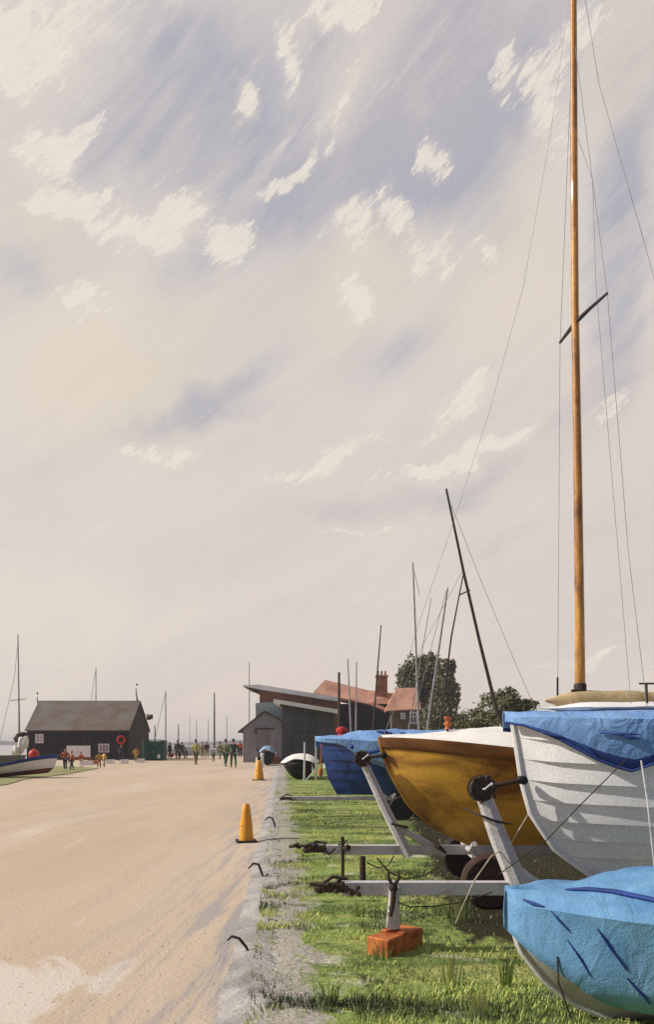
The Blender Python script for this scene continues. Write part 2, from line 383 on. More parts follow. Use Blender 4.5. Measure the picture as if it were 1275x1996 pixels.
# ------------------------------------------------------------------ ground
def road_mat():
    m = bpy.data.materials.new('sandy_road'); m.use_nodes = True
    nt = m.node_tree; N = nt.nodes; L = nt.links; b = N['Principled BSDF']; b.inputs['Roughness'].default_value = .95; b.inputs['Specular IOR Level'].default_value = .15
    tc = N.new('ShaderNodeTexCoord')
    def nz(sc, st, rz, det=6, dist=.5):
        a = N.new('ShaderNodeMapping'); a.inputs['Rotation'].default_value = (0,0,rz); c = N.new('ShaderNodeMapping'); c.inputs['Scale'].default_value = st
        L.new(tc.outputs['Object'], a.inputs[0]); L.new(a.outputs[0], c.inputs[0])
        n = N.new('ShaderNodeTexNoise'); n.inputs['Scale'].default_value = sc; n.inputs['Detail'].default_value = det; n.inputs['Distortion'].default_value = dist; n.inputs['Roughness'].default_value = .62
        L.new(c.outputs[0], n.inputs['Vector']); return n.outputs[0]
    def mr(x, a, b_, c=0, d=1):
        n = N.new('ShaderNodeMapRange'); n.interpolation_type = 'SMOOTHSTEP'
        for i, q in enumerate((a, b_, c, d)): n.inputs[i+1].default_value = q
        L.new(x, n.inputs[0]); return n.outputs[0]
    def mx(f, a, c):
        n = N.new('ShaderNodeMix'); n.data_type = 'RGBA'; L.new(f, n.inputs[0])
        for i, q in ((6, a), (7, c)):
            if isinstance(q, tuple): n.inputs[i].default_value = q
            else: L.new(q, n.inputs[i])
        return n.outputs[2]
    c = mx(mr(nz(.35, (1,.25,1), .1), .35, .65), (.49,.38,.275,1), (.54,.435,.33,1))
    c = mx(mr(nz(.9, (1,.07,1), .04, 8, .2), .50, .70, 0, .6), c, (.43,.34,.25,1))      # long wheel tracks
    c = mx(mr(nz(2.2, (1.2,.07,1), .08, 8, .2), .54, .72, 0, .6), c, (.385,.33,.275,1))
    c = mx(mr(nz(1.5, (1,.09,1), -.10, 10, .3), .62, .74, 0, .5), c, (.72,.65,.56,1))     # worn chalky streaks
    c = mx(mr(nz(38, (1,1,1), 0, 3), .4, .75, 0, .25), c, (.40,.29,.18,1))
    # scuffed grey edge along the kerb
    gp = N.new('ShaderNodeNewGeometry'); sx = N.new('ShaderNodeSeparateXYZ'); L.new(gp.outputs['Position'], sx.inputs[0])
    def mt(op, a, q):
        n = N.new('ShaderNodeMath'); n.operation = op; L.new(a, n.inputs[0])
        if isinstance(q, (int, float)): n.inputs[1].default_value = q
        else: L.new(q, n.inputs[1])
        return n.outputs[0]
    d = mt('ADD', mt('SUBTRACT', sx.outputs[0], mt('MULTIPLY', sx.outputs[1], VPM)), .355)
    vd = N.new('ShaderNodeVectorMath'); vd.operation = 'DISTANCE'; L.new(gp.outputs['Position'], vd.inputs[0]); vd.inputs[1].default_value = (-2.35, 5.3, -.1)
    pf = mt('ADD', mr(vd.outputs['Value'], 0, 1.7, 1, 0), mt('MULTIPLY', mt('SUBTRACT', nz(2.2, (1,.5,1), -.5, 9, 1), .5), 2.4))
    c = mx(mr(pf, .50, .85, 0, .6), c, (.66,.61,.55,1))
    st = nz(2.4, (2.2,.16,1), .06, 8, .3)
    c = mx(mt('MULTIPLY', mr(d, -1.3, -.05), mr(st, .46, .60, 0, .95)), c, (.33,.305,.29,1))
    L.new(c, b.inputs['Base Color'])
    bp = N.new('ShaderNodeBump'); bp.inputs['Strength'].default_value = .5; bp.inputs['Distance'].default_value = .02; L.new(nz(30, (1,1,1), 0, 6), bp.inputs['Height']); L.new(bp.outputs[0], b.inputs['Normal'])
    return m
def gmat(name='verge_soil'):
    m = bpy.data.materials.new(name); m.use_nodes = True
    nt = m.node_tree; N = nt.nodes; L = nt.links; b = N['Principled BSDF']; b.inputs['Roughness'].default_value = .95; b.inputs['Specular IOR Level'].default_value = .1
    tc = N.new('ShaderNodeTexCoord'); c = None
    for i, (sc, st, a0, a1, col) in enumerate([(.9,(.3,1.5,1),.45,.6,(.085,.12,.038,1)), (1.5,(.35,1.6,1),.50,.64,(.36,.37,.12,1)), (2.2,(.8,1.2,1),.60,.70,(.50,.47,.36,1)), (5,(.7,1.2,1),.55,.7,(.05,.075,.025,1))]):
        mp = N.new('ShaderNodeMapping'); mp.inputs['Scale'].default_value = st; mp.inputs['Location'].default_value = (i*3.1, i, 0); L.new(tc.outputs['Object'], mp.inputs[0])
        n = N.new('ShaderNodeTexNoise'); n.inputs['Scale'].default_value = sc; n.inputs['Detail'].default_value = 7; L.new(mp.outputs[0], n.inputs['Vector'])
        r = N.new('ShaderNodeMapRange'); r.inputs[1].default_value = a0; r.inputs[2].default_value = a1; L.new(n.outputs[0], r.inputs[0])
        x = N.new('ShaderNodeMix'); x.data_type = 'RGBA'; L.new(r.outputs[0], x.inputs[0]); x.inputs[7].default_value = col
        if c is None: x.inputs[6].default_value = (.24,.31,.085,1)
        else: L.new(c, x.inputs[6])
        c = x.outputs[2]
    gp = N.new('ShaderNodeNewGeometry'); sx = N.new('ShaderNodeSeparateXYZ'); L.new(gp.outputs['Position'], sx.inputs[0])
    def mt(op, a, q, e=None):
        n = N.new('ShaderNodeMath'); n.operation = op; L.new(a, n.inputs[0])
        for i, z in ((1, q), (2, e)):
            if z is None: continue
            if isinstance(z, (int, float)): n.inputs[i].default_value = z
            else: L.new(z, n.inputs[i])
        return n.outputs[0]
    d = mt('ADD', mt('SUBTRACT', sx.outputs[0], mt('MULTIPLY', sx.outputs[1], VPM)), -.0)
    mp = N.new('ShaderNodeMapping'); mp.inputs['Scale'].default_value = (1.6,.9,1); L.new(gp.outputs['Position'], mp.inputs[0])
    n = N.new('ShaderNodeTexNoise'); n.inputs['Scale'].default_value = 3; n.inputs['Detail'].default_value = 8; n.inputs['Roughness'].default_value = .7; L.new(mp.outputs[0], n.inputs['Vector'])
    f = mt('SUBTRACT', mt('MULTIPLY', n.outputs[0], 2.2), mt('MULTIPLY', d, 1.75))
    r = N.new('ShaderNodeMapRange'); r.inputs[1].default_value = .55; r.inputs[2].default_value = .8; L.new(f, r.inputs[0])
    x = N.new('ShaderNodeMix'); x.data_type = 'RGBA'; L.new(r.outputs[0], x.inputs[0]); L.new(c, x.inputs[6]); x.inputs[7].default_value = (.36,.33,.28,1); c = x.outputs[2]
    # boat shade painted into the ground colour under and behind the trailers
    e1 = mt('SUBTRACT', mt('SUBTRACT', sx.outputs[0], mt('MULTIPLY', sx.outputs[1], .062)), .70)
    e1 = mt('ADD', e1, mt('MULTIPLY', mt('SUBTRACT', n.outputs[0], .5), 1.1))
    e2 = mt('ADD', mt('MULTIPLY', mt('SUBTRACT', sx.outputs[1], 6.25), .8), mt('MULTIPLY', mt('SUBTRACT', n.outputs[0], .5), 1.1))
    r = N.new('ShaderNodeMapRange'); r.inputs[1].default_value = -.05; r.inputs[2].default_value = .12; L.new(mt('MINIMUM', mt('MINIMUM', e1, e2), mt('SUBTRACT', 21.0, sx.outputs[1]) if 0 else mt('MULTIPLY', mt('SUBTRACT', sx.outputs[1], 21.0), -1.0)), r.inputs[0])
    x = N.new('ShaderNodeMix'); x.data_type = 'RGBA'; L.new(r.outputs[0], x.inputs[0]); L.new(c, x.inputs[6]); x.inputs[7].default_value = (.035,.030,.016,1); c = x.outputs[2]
    n6 = N.new('ShaderNodeTexNoise'); n6.inputs['Scale'].default_value = 26; n6.inputs['Detail'].default_value = 6; L.new(gp.outputs['Position'], n6.inputs['Vector'])
    r6 = N.new('ShaderNodeMapRange'); r6.inputs[1].default_value = .35; r6.inputs[2].default_value = .7; r6.inputs[3].default_value = .72; r6.inputs[4].default_value = 1.15; L.new(n6.outputs[0], r6.inputs[0])
    x = N.new('ShaderNodeMix'); x.data_type = 'RGBA'; x.blend_type = 'MULTIPLY'; x.inputs[0].default_value = 1; L.new(c, x.inputs[6]); L.new(r6.outputs[0], x.inputs[7]); c = x.outputs[2]
    bp = N.new('ShaderNodeBump'); bp.inputs['Strength'].default_value = .6; bp.inputs['Distance'].default_value = .03; L.new(n6.outputs[0], bp.inputs['Height']); L.new(bp.outputs[0], b.inputs['Normal'])
    L.new(c, b.inputs['Base Color']); return m
VPM = (548-CX)/F       # the kerb runs away along this slope
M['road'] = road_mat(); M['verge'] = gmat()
def kx(Y): return -.355+VPM*Y
# one ground sheet to the horizon
rows = []
for Y in [-30,-5,2,4,6,8,11,15,20,28,40,60,78,100]:
    rows.append([(x, Y, ROAD) for x in (-300,-60,-20,-10,-5,-2,0,3,8,20,60,300)])
MB().grid(rows).build('road', M['road'], fix=False)['kind'] = 'structure'
wm = mat('estuary_water', (.34,.32,.32,1), .15, .05, .25, .2, 3, spec=.5)
MB().add([(-3000,100.3,-.35),(3000,100.3,-.35),(3000,3000,-.35),(-3000,3000,-.35)], [(0,1,2,3)]).build('water', wm, fix=False)['kind'] = 'structure'
gb = mat('far_ground', (.30,.26,.2,1), .2, .05)
MB().add([(-3000,-3000,-.9),(3000,-3000,-.9),(3000,4000,-.9),(-3000,4000,-.9)], [(0,1,2,3)]).build('ground', gb, fix=False)['kind'] = 'structure'
MB().add([(-300,99.9,ROAD-.01),(300,99.9,ROAD-.01),(300,101.5,-.8),(-300,101.5,-.8)], [(0,1,2,3)]).build('shore_bank', M['concrete'], fix=False)['kind'] = 'structure'
def verge():
    b = MB(); rows = []
    Ys = [-3+i*.35 for i in range(18)]+[3.4+i*.09 for i in range(120)]+[14.4+i*.35 for i in range(72)]+[40+i*2 for i in range(14)]
    for Y in Ys:
        r = []
        for k, fx in enumerate([0,.06,.3,.6,1,1.5,2,2.6,3.3,4.2,5.5,7.5,10,15,30,60]):
            X = kx(Y)+.33+fx+(-.28*abs(noise.noise(Vector((Y*1.7,2,0))))-.22*abs(noise.noise(Vector((Y*5.1,2,5))))+.03 if k == 0 else 0)
            z = .013 if k == 0 else .020+ .035*noise.noise(Vector((X*1.3, Y*1.3, 0)))
            r.append((X, Y, z))
        rows.append(r)
    b.grid(rows)
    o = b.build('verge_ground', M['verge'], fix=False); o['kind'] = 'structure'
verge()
def kerb():
    b = MB(); rows = []; Y = -2.0
    while Y < 60:
        n1 = .05*noise.noise(Vector((Y*.9,0,0)))+.022*noise.noise(Vector((Y*4.3,1,0))); n2 = .03*noise.noise(Vector((Y*1.7,5,0)))+.012*noise.noise(Vector((Y*9,5,0)))
        x = kx(Y)
        n3 = .10*noise.noise(Vector((Y*2.3,9,0)))+.05*noise.noise(Vector((Y*7,9,3)))
        rows.append([(x+n1-.07,Y,ROAD-.006),(x+n1,Y,ROAD+.008+n2*.1),(x+n1*.8+.05,Y,-.012+n2*.3),(x+n1*.6+.12,Y,.003+n2*.3),(x+.26+n3,Y,.006+n2*.3),(x+.62,Y,-.01)])
        Y += .07 if Y < 12 else .2
    b.grid(rows)
    b.build('kerb', M['concrete'], fix=False)['kind'] = 'structure'
kerb()
gm2 = mat('left_verge', (.17,.19,.06,1), .4, .8, .95, .3, c2=(.27,.24,.12,1))
lv = [G(-260,1545,ROAD), G(0,1530,ROAD), G(60,1519,ROAD), G(130,1508,ROAD), G(190,1497,ROAD), G(150,1494,ROAD), G(60,1493,ROAD), G(-260,1493,ROAD)]
MB().prism([Vector((p.x+.3*math.sin(i*2.3), p.y, ROAD+.004)) for i, p in enumerate(lv)], (0,0,.03)).build('grass_verge', gm2)['kind'] = 'structure'

def far_shore():
    b = MB(); x = -900; top = []
    while x <= 900:
        top.append((x, 640, 2.6+2.4*noise.noise(Vector((x*.02, 0, 0)))+1.2*noise.noise(Vector((x*.12, 3, 0))))); x += 6
    fr = [(p[0], 610, -.5) for p in top]; bk = [(p[0], 700, -.5) for p in top]
    b.grid([fr, [(p[0], 622, p[2]*.7) for p in top], top, bk])
    b.build('hills', mat('far_wooded_shore', (.135,.125,.135,1), .3, .02, .95, .2))['kind'] = 'structure'
far_shore()
# kind "stuff" air
hz = bpy.data.materials.new('air_haze'); hz.use_nodes = True; n_ = hz.node_tree.nodes; n_.remove(n_['Principled BSDF'])
pv = n_.new('ShaderNodeVolumePrincipled'); pv.inputs['Color'].default_value = (.86,.84,.86,1); pv.inputs['Density'].default_value = .0006
hz.node_tree.links.new(pv.outputs[0], n_['Material Output'].inputs['Volume'])
USE_HAZE = True
if USE_HAZE:
    b = MB(); x0, x1, y0, y1, z0, z1 = -3100, 3100, -3100, 4100, -2.0, 16.5
    b.add([(x,y,z) for x in (x0,x1) for y in (y0,y1) for z in (z0,z1)], [(0,1,3,2),(4,6,7,5),(0,4,5,1),(2,3,7,6),(0,2,6,4),(1,5,7,3)])
    o = b.build('haze', hz, smooth=False); o['kind'] = 'stuff'

# ------------------------------------------------------------------ grass
def shade_edge(X, Y):     # >0 inside the boat shade painted on the ground
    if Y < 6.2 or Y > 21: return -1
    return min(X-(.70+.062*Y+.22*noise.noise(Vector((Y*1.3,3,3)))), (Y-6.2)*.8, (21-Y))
def grass():
    b = MB()
    def blade(x, y, z, h, w, lean, a, mi):
        d = Vector((math.cos(a), math.sin(a), 0)); s = Vector((-d.y, d.x, 0))*w
        p0 = Vector((x, y, z)); p1 = p0+Vector((0,0,h*.55))+d*lean*.35; p2 = p0+Vector((0,0,h))+d*lean
        o = len(b.v); b.v += [p0-s, p0+s, p1+s*.75, p1-s*.75, p2]; b.f += [(o,o+1,o+2,o+3), (o+3,o+2,o+4)]; b.m += [mi]*2
    n = 0
    while n < 120000:
        Y = 4.25+ (R.random()**1.55)*25
        X = kx(Y)+.14+R.random()**1.1*(2.2+Y*.42)
        if X > 1.0 and Y < 9 and X > .43*Y+.4: continue
        # dense mowing with bare patches near the kerb
        q = noise.noise(Vector((X*.9, Y*1.6, 4))); dk = X-(kx(Y)+.30)
        if shade_edge(X, Y) > .06 and R.random() < .8: continue  # fewer blades over the painted boat shade
        if dk < 1.1 and q+noise.noise(Vector((X*4, Y*3, 1)))*.7 > dk*.8-.42: 
            if R.random() < .90: continue
        h = R.uniform(.022, .055)*(1.25 if q < -.1 else 1); 
        if Y < 5.6 and R.random() < .06: h *= 1.7
        u = 1.25*noise.noise(Vector((X*.7, Y*2.6, 9)))+.16*math.sin(Y*3.3+math.sin(X*2))
        k = u+R.uniform(-.16, .16)
        mi = 0 if k > .02 else 1 if k > -.22 else 2
        if Y < 6.2 and X > -.1 and R.random() < .35: mi = 1 if u > .12 else 2
        if shade_edge(X, Y) > -.25 and R.random() < .8: mi = 2  # dark blades carry the painted boat shade into the grass
        if R.random() < .035: mi = 3
        blade(X, Y, -.02, h+.02, R.uniform(.0022, .0045)*(1+Y*.06), R.uniform(.01, .06), R.uniform(0, 6.28), mi); n += 1
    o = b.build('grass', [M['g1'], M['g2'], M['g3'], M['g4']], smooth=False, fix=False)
    tag(o, 'green grass growing on the verge between kerb and boats', 'grass', kind='stuff')
grass()
def grit():
    b = MB()
    for i in range(3200):
        Y = 3.8+R.random()**2*22
        X = kx(Y)+(.2 if i % 2 else .9)-abs(R.gauss(0,1))*(1.3 if i % 3 else .3) if i % 5 else R.uniform(-.45*Y, kx(Y))
        r_ = R.uniform(.0025,.008)*(1.7 if R.random() < .05 else 1); c = Vector((X, Y, (ROAD if X < kx(Y)-.05 else .006 if X < kx(Y)+.3 else .02)+r_*.3))
        q = [c+Vector((r_*R.uniform(.6,1.2)*math.cos(k*2.1+i), r_*R.uniform(.6,1.2)*math.sin(k*2.1+i), -r_*.4)) for k in range(3)]+[c+Vector((0,0,r_*.7))]
        b.add(q, [(0,1,3),(1,2,3),(2,0,3)], i % 3)
    tag(b.build('gravel', [mat('grit_pale', (.42,.36,.29,1), .3), mat('grit_grey', (.34,.31,.28,1), .3), mat('grit_sand', (.44,.34,.24,1), .3)], smooth=False, fix=False), 'small stones and grit scattered on the sandy road and kerb', 'gravel', kind='stuff')
grit()
def tuft(px, py, hs, n, label, mi_=('g1','g4'), w=.006):
    c = G(px, py); b = MB()
    for i in range(n):
        a = R.uniform(0, 6.28); h = hs*R.uniform(.55, 1); ln = h*R.uniform(.05, .5); r0 = R.uniform(0, .05)
        d = Vector((math.cos(a), math.sin(a)*.6, 0)); s = Vector((1,0,0))*w
        p0 = c+d*r0; p1 = p0+Vector((0,0,h*.6))+d*ln*.3; p2 = p0+Vector((0,0,h))+d*ln
        b.add([p0-s,p0+s,p0+Vector((0,w,0)),p1-s*.7,p1+s*.7,p1+Vector((0,w*.7,0)),p2], [(0,1,4,3),(1,2,5,4),(2,0,3,5),(3,4,6),(4,5,6),(5,3,6)], i % 2)
    tag(b.build('grass_tuft', [M[mi_[0]], M[mi_[1]]], smooth=False), label, 'grass tuft', 'tall grass tufts on the verge')
tuft(905,1800,.46,16,'tall pale grass tuft below the nearest trailer drawbar, beside the white boat trailer post', ('g4','g2'))
tuft(875,1795,.34,12,'thin green grass tuft right of the orange block', ('g2','g1'))
tuft(935,1990,.26,16,'bright grass tuft at the bottom edge, left of the blue tarpaulin', ('g4','g1'))
tuft(880,1920,.30,12,'straw coloured grass stalks between the orange block and the blue tarpaulin', ('g4','g1'))
tuft(985,1925,.28,14,'grass tuft growing against the pale keel of the covered dinghy', ('g1','g2'))
tuft(745,1880,.22,12,'dark green grass tuft at the left foot of the orange block', ('g2','g1'))
tuft(640,1960,.2,14,'low olive grass tuft on the verge near the bottom of the kerb', ('g2','g1'))
tuft(830,1868,.22,12,'dry grass tuft growing against the right end of the orange block', ('g4','g2'))
tuft(700,1790,.2,12,'small dark grass tuft between the kerb and the orange block', ('g2','g1'))

# ------------------------------------------------------------------ boats
def hull_pts(L_, B, stem, sheer, keel, clinker=0, ns=26, nt=12, step=.014, stern=.78, e0=1.15, e1=.42, kf=None, uf=.55):
    """rows of points for the +y and -y side; local frame: x aft from the stem head"""
    def half(s):
        u = min(1, s/uf); b = B*(1-(1-u)**2.1)
        if s > .55: b *= 1-(1-stern)*((s-.55)/.45)**2
        return b
    def pt(s, t, out=0):
        x = stem(t)+s*(L_-stem(t)-.15*(1-t))
        e = lerp(e0, e1, sst(0, .42, s)); y = half(s)*(t**e if t > 0 else 0)
        kz = keel+(kf(s) if kf else 0)
        return Vector((x-out*.25*(1-s)*(1 if s < .3 else 0), y+out, kz+(sheer(s)-kz)*t-out*.3))
    ss = [(i/ns)**1.35 for i in range(ns+1)]
    cols = []
    if clinker:
        for k in range(clinker):
            t0, t1 = (k/clinker)**1.15, ((k+1)/clinker)**1.15
            cols += [(t0, step if k else 0), ((t0+t1)/2, step*.5), (t1, 0)]
    else: cols = [((k/nt)**1.2, 0) for k in range(nt+1)]
    return ss, cols, pt, half
def boat_hull(b, org, L_, B, stem, sheer, keel, matf=lambda t: 0, dirx=1, **k):
    ss, cols, pt, half = hull_pts(L_, B, stem, sheer, keel, **k)
    org = Vector(org)
    def T(v, sg): return org+Vector((v.x*dirx, v.y*sg, v.z))
    for sg in (-1, 1):
        g = [[T(pt(s, t, o*sst(0, .05, s)), sg) for t, o in cols] for s in ss]
        n = len(cols); vs = [p for r in g for p in r]; o0 = len(b.v); b.v += vs
        for i in range(len(ss)-1):
            for j in range(n-1):
                b.f.append((o0+i*n+j, o0+i*n+j+1, o0+(i+1)*n+j+1, o0+(i+1)*n+j)); b.m.append(matf((cols[j][0]+cols[j+1][0])/2))
    # transom and deck
    tr = [T(pt(1, t), 1) for t, o in cols]+[T(pt(1, t), -1) for t, o in reversed(cols)]
    b.add(tr, [tuple(range(len(tr)))], 0)
    dk = [[T(pt(s, .97), -1), T(Vector((pt(s, .97).x, 0, pt(s, .97).z+.03)), 1), T(pt(s, .97), 1)] for s in ss]
    b.grid(dk, matf(1))
    return pt, T, ss, half
def cover(b, pt, T, ss, sheer, ridge, hem, out=.035, wr=.02, nc=7, mi=0, mih=None, s_end=1.0, front=.06):
    """canvas over the boat: hem(s, side) below the sheer, ridge(s) above it; wrinkled"""
    rows = []
    ss2 = [i/44*s_end for i in range(45)]
    for s in ss2:
        r = []; g = pt(s, 1.0)
        w = g.y+out
        for sg in (-1, 1):
            h = hem(s, sg); z = sheer(s); side = []
            # hull half width at the hem
            t = max(.02, 1-h/(z-0.0 if z < .5 else 1.3)); y2 = pt(s, t).y+out*1.1
            for q in range(5):
                f = q/4; side.append(Vector((g.x-front*(1-s), lerp(max(y2, w*.55), w, f**.8), z-h*(1-f))))
            for q in range(1, nc+1):
                f = q/nc; yy = w*(1-f); side.append(Vector((g.x-front*(1-s), yy, z+ridge(s)*math.sin(f*math.pi/2)**1.0*1.0+.02*math.sin(f*math.pi))))
            pts = []
            for k_, p in enumerate(side):
                nn = noise.noise(Vector((p.x*2.2+k_*.15, p.z*4, sg*3.0)))*wr+noise.noise(Vector((p.x*7, p.z*6+p.y*4, sg)))*wr*.4
                q_ = Vector((p.x, p.y*1+nn*(1 if k_ < 5 else .2), p.z+(nn if k_ >= 5 else 0)))
                pts.append(T(q_, sg))
            if sg == -1: r += pts
            else: r += list(reversed(pts))[1:]
        rows.append(r)
    n = len(rows[0]); o0 = len(b.v); b.v += [p for r in rows for p in r]
    for i in range(len(rows)-1):
        for j in range(n-1):
            m_ = mih if (mih is not None and (j == 0 or j == n-2)) else mi
            b.f.append((o0+i*n+j, o0+i*n+j+1, o0+(i+1)*n+j+1, o0+(i+1)*n+j)); b.m.append(m_)
    return rows

# --- white clinker boat
WY = 6.2
wb = thing('white_boat', 'white clinker boat with blue cover and tall amber mast on the nearest trailer', 'sailing boat', (P(1000,1400,WY).x, WY, .5))
wst = [(0,.72),(.08,.60),(.2,.36),(.42,.155),(.62,.08),(.8,.045),(1,0)]
wsh = lambda s: 1.86+.02*(s*2)**2-.05*math.sin(min(1, s*2)*math.pi)
b = MB(); worg = (P(1000,1400,WY).x, WY, 0)
wpt, wT, wss, wh = boat_hull(b, worg, 5.2, 1.0, lambda t: tab(t, wst), wsh, .5, clinker=9, ns=40, step=.034, e0=1.25, e1=.42, uf=.42)
b.build('hull', M['white'], wb, ang=25)
b = MB(); b.tube([wT(Vector((tab(t, wst)-.012, 0, .5+(wsh(0)-.5)*t)), 1) for t in [i/14 for i in range(15)]], .022, 6).build('stem', M['white'], wb)
def whem(s, sg):
    if sg == 1: return .12+.1*sst(.05, .3, s)
    return tab(s, [(0,.06),(.02,.07),(.06,.15),(.11,.30),(.155,.40),(.19,.31),(.24,.24),(.4,.30),(1,.25)])
b = MB(); wr = cover(b, wpt, wT, wss, wsh, lambda s: .03+.03*sst(0, .1, s), whem, mih=1, wr=.025, front=.07)
b.build('cover', [M['skyblue'], M['navy']], wb, solid=.006, fix=False)
b = MB()     # rope laced along the hem
hemp = [r[0]+Vector((0,-.012,.012)) for r in wr[:30]]
b.tube(hemp, .009, 6); b.build('hem_cord', M['navy'], wb)
for i in range(2, 22):     # lashings and creases gathered along the hem
    h_ = R.choice((.2,.9,1.6,2.6)); j0 = int(h_); a = wr[i][j0].lerp(wr[i][j0+1], h_-j0)+Vector((0,-.018,0)); c = wr[i+1+i%2][j0].lerp(wr[i+1+i%2][j0+1], R.uniform(.2,1))+Vector((0,-.018,0))
    if i % 4 != 3: MB().tube([a, a.lerp(c, .5)+Vector((0,-.012,0)), c], [.006, .011 if i % 3 else .018, .005], 6).build('lashing', M['navy'], wb)
b = MB(); x0 = P(1050,1380,WY).x; rr = []
for i in range(40):
    X = x0+i*.075; k = sst(0, .35, i*.075); zc = 1.925
    rr.append([Vector((X, WY+.30*math.cos(a)*k, zc+.05*math.sin(a)*k+.008*noise.noise(Vector((X*5, a, 0))))) for a in [j/12*2*math.pi for j in range(13)]])
b.grid(rr).build('coaming', M['white'], wb)
b = MB(); pts = []; rs = []
for i in range(44):
    t = i/43; X = P(1062,1370,WY).x+t*2.6
    pts.append(Vector((X, WY-.02, 1.985+.010*noise.noise(Vector((X*6, 1, 0))))))
    rs.append(.075*sst(-.02, .09, t)*(1+.16*noise.noise(Vector((X*4, 7, 2))))*(1 if t < .97 else .6)+.004)
b.tube(pts, rs, 12).build('rolled_sail', M['tan'], wb)
b = MB(); mp_ = [P(1131,1352,WY), P(1130,1200,WY), P(1126,900,WY), P(1121,600,WY), P(1119,300,WY), P(1118,0,WY), P(1117,-150,WY)]
b.tube(mp_, [.043,.038,.034,.030,.029,.026,.022], 14)
mst = b.build('mast', M['mastc'], wb)
b = MB(); base = P(1131,1350,WY); b.lathe(base-Vector((0,0,.035)), [(.06,0),(.062,.02),(.05,.03),(.05,.10),(.044,.11)], 14); b.box(base+Vector((-.05,-.03,.0)), (.06,.03,.05)); b.tube([base+Vector((-.09,-.02,-.02)), base+Vector((.08,-.03,.01))], .008, 6)
b.build('mast_collar', M['dark'], mst)
b = MB(); b.tube([P(1092,668,6.75), P(1121,630,6.22), P(1150,602,6.0), P(1184,572,5.8)], [.012,.018,.014,.010], 8); b.build('spreader', M['mastd'], mst)
topm = P(1117,-140,WY)
def wire(parent, pts, r=.0024, m='wire', nm='stay'):
    MB().tube(pts, r, 5).build(nm, M[m], parent)
wire(wb, [P(1117,60,WY), P(1184,572,5.8), P(1225,1075,5.75), P(1262,1385,5.72)])
wire(wb, [P(1117,60,WY), P(1092,668,6.75), P(1087,1395,6.75)])
wire(wb, [P(1118,-140,WY), P(1168,165,6.15), P(1265,505,6.1), P(1480,1330,6.0)])
wire(wb, [P(1119,250,WY-.04), P(1155,350,6.1), P(1162,560,6.1), P(1230,1372,5.9)], .0022)
b = MB(); b.tube([P(1087,1320,6.75), P(1087,1398,6.75)], .009, 6); b.build('rigging_screw', M['mastd'], wb)
b = MB(); q = P(1260,1332,5.95); b.tube([q, P(1262,1384,5.95)], .010, 8); b.tube([q+Vector((-.055,0,0)), q+Vector((.09,0,0))], .008, 6); b.build('stanchion', M['mastd'], wb)

# halyard from this mast forward
rope('halyard', 'thin wire running from the tall amber mast down to the bow of the ochre boat', [P(1117,-60,WY-.03), P(1072,270,6.5), P(1020,560,6.9), P(955,800,7.3), P(880,1030,7.7), P(815,1220,8.1), P(748,1436,8.6)], .0020, M['wire'], cat='wire', n=4)

# --- ochre boat
YY = 8.65
yb = thing('ochre_boat', 'ochre yellow varnished boat with brown top strake and cream cover', 'boat', (P(740,1440,YY).x, YY, .45))
yst = [(0,1.32),(.073,.92),(.21,.60),(.40,.33),(.68,.13),(.85,.05),(1,0)]
ysh = lambda s: 1.70-.17*sst(0, .45, s)
b = MB(); yorg = (P(740,1440,YY).x, YY, 0)
ypt, yT, yss, yh = boat_hull(b, yorg, 5.0, .95, lambda t: tab(t, yst), ysh, .45, ns=34, nt=18, e0=1.2, e1=.5)
b.build('hull', [M['ochre'], M['brown']], yb)
b = MB()       # the broad brown top strake stands proud of the planking
for sg in (-1, 1):
    rows = []
    for s in yss:
        w = lerp(.12, .155, sst(0, .2, s))/1.25
        r = []
        for f in (0,.15,.5,.85,1):
            q = ypt(s, 1-w*(1-f)); q.y += .022 if 0 < f else .004; q.x -= .015*(1-sst(0,.1,s)); 
            if f == 1: q.z += .01
            r.append(yT(q, sg))
        q = ypt(s, 1); r.append(yT(Vector((q.x, max(0, q.y-.03), q.z+.01)), sg)); rows.append(r)
    b.grid(rows)
b.build('top_strake', M['brown'], yb)
b = MB(); b.tube([yT(Vector((tab(t, yst)-.012, 0, .45+(ysh(0)-.45)*t)), 1) for t in [i/16 for i in range(17)]], .02, 6); b.build('stem', M['ochre'], yb)
b = MB(); yr = cover(b, ypt, yT, yss, ysh, lambda s: .02+.27*sst(0, .38, s), lambda s, sg: .012, out=-.012, wr=.018, front=.0)
b.build('cover', M['cream'], yb, solid=.006, fix=False)
b = MB(); b.tube([P(985,1425,YY), P(966,1375,YY), P(935,1250,YY), P(905,1120,YY), P(870,953,YY)], [.022,.021,.018,.016,.012], 8); ym = b.build('mast', M['mastd'], yb)
b = MB(); b.tube([P(895,1160,8.5), P(916,1150,8.8)], .008, 6); b.build('spreader', M['mastd'], ym)
wire(yb, [P(880,985,YY), P(935,1125,8.75), P(1008,1300,8.9), P(1060,1420,9)], .003)
wire(yb, [P(903,1110,YY), P(820,1265,YY), P(746,1437,YY)], .0025)
b = MB(); b.tube([P(873,1442,8.5), P(872,1396,8.5)], .012, 6); b.build('flag_staff', M['dark'], yb)
b = MB(); rr = []
for i in range(9):
    t = i/8; w = .035+.012*math.sin(i*1.7); z = P(0,1396,8.5).z-t*.14
    c = P(873,1396,8.5); rr.append([Vector((c.x+w*math.cos(a), c.y+w*.8*math.sin(a), z)) for a in [j/8*6.2832 for j in range(9)]])
b.grid(rr).build('furled_flag', M['orange'], yb)

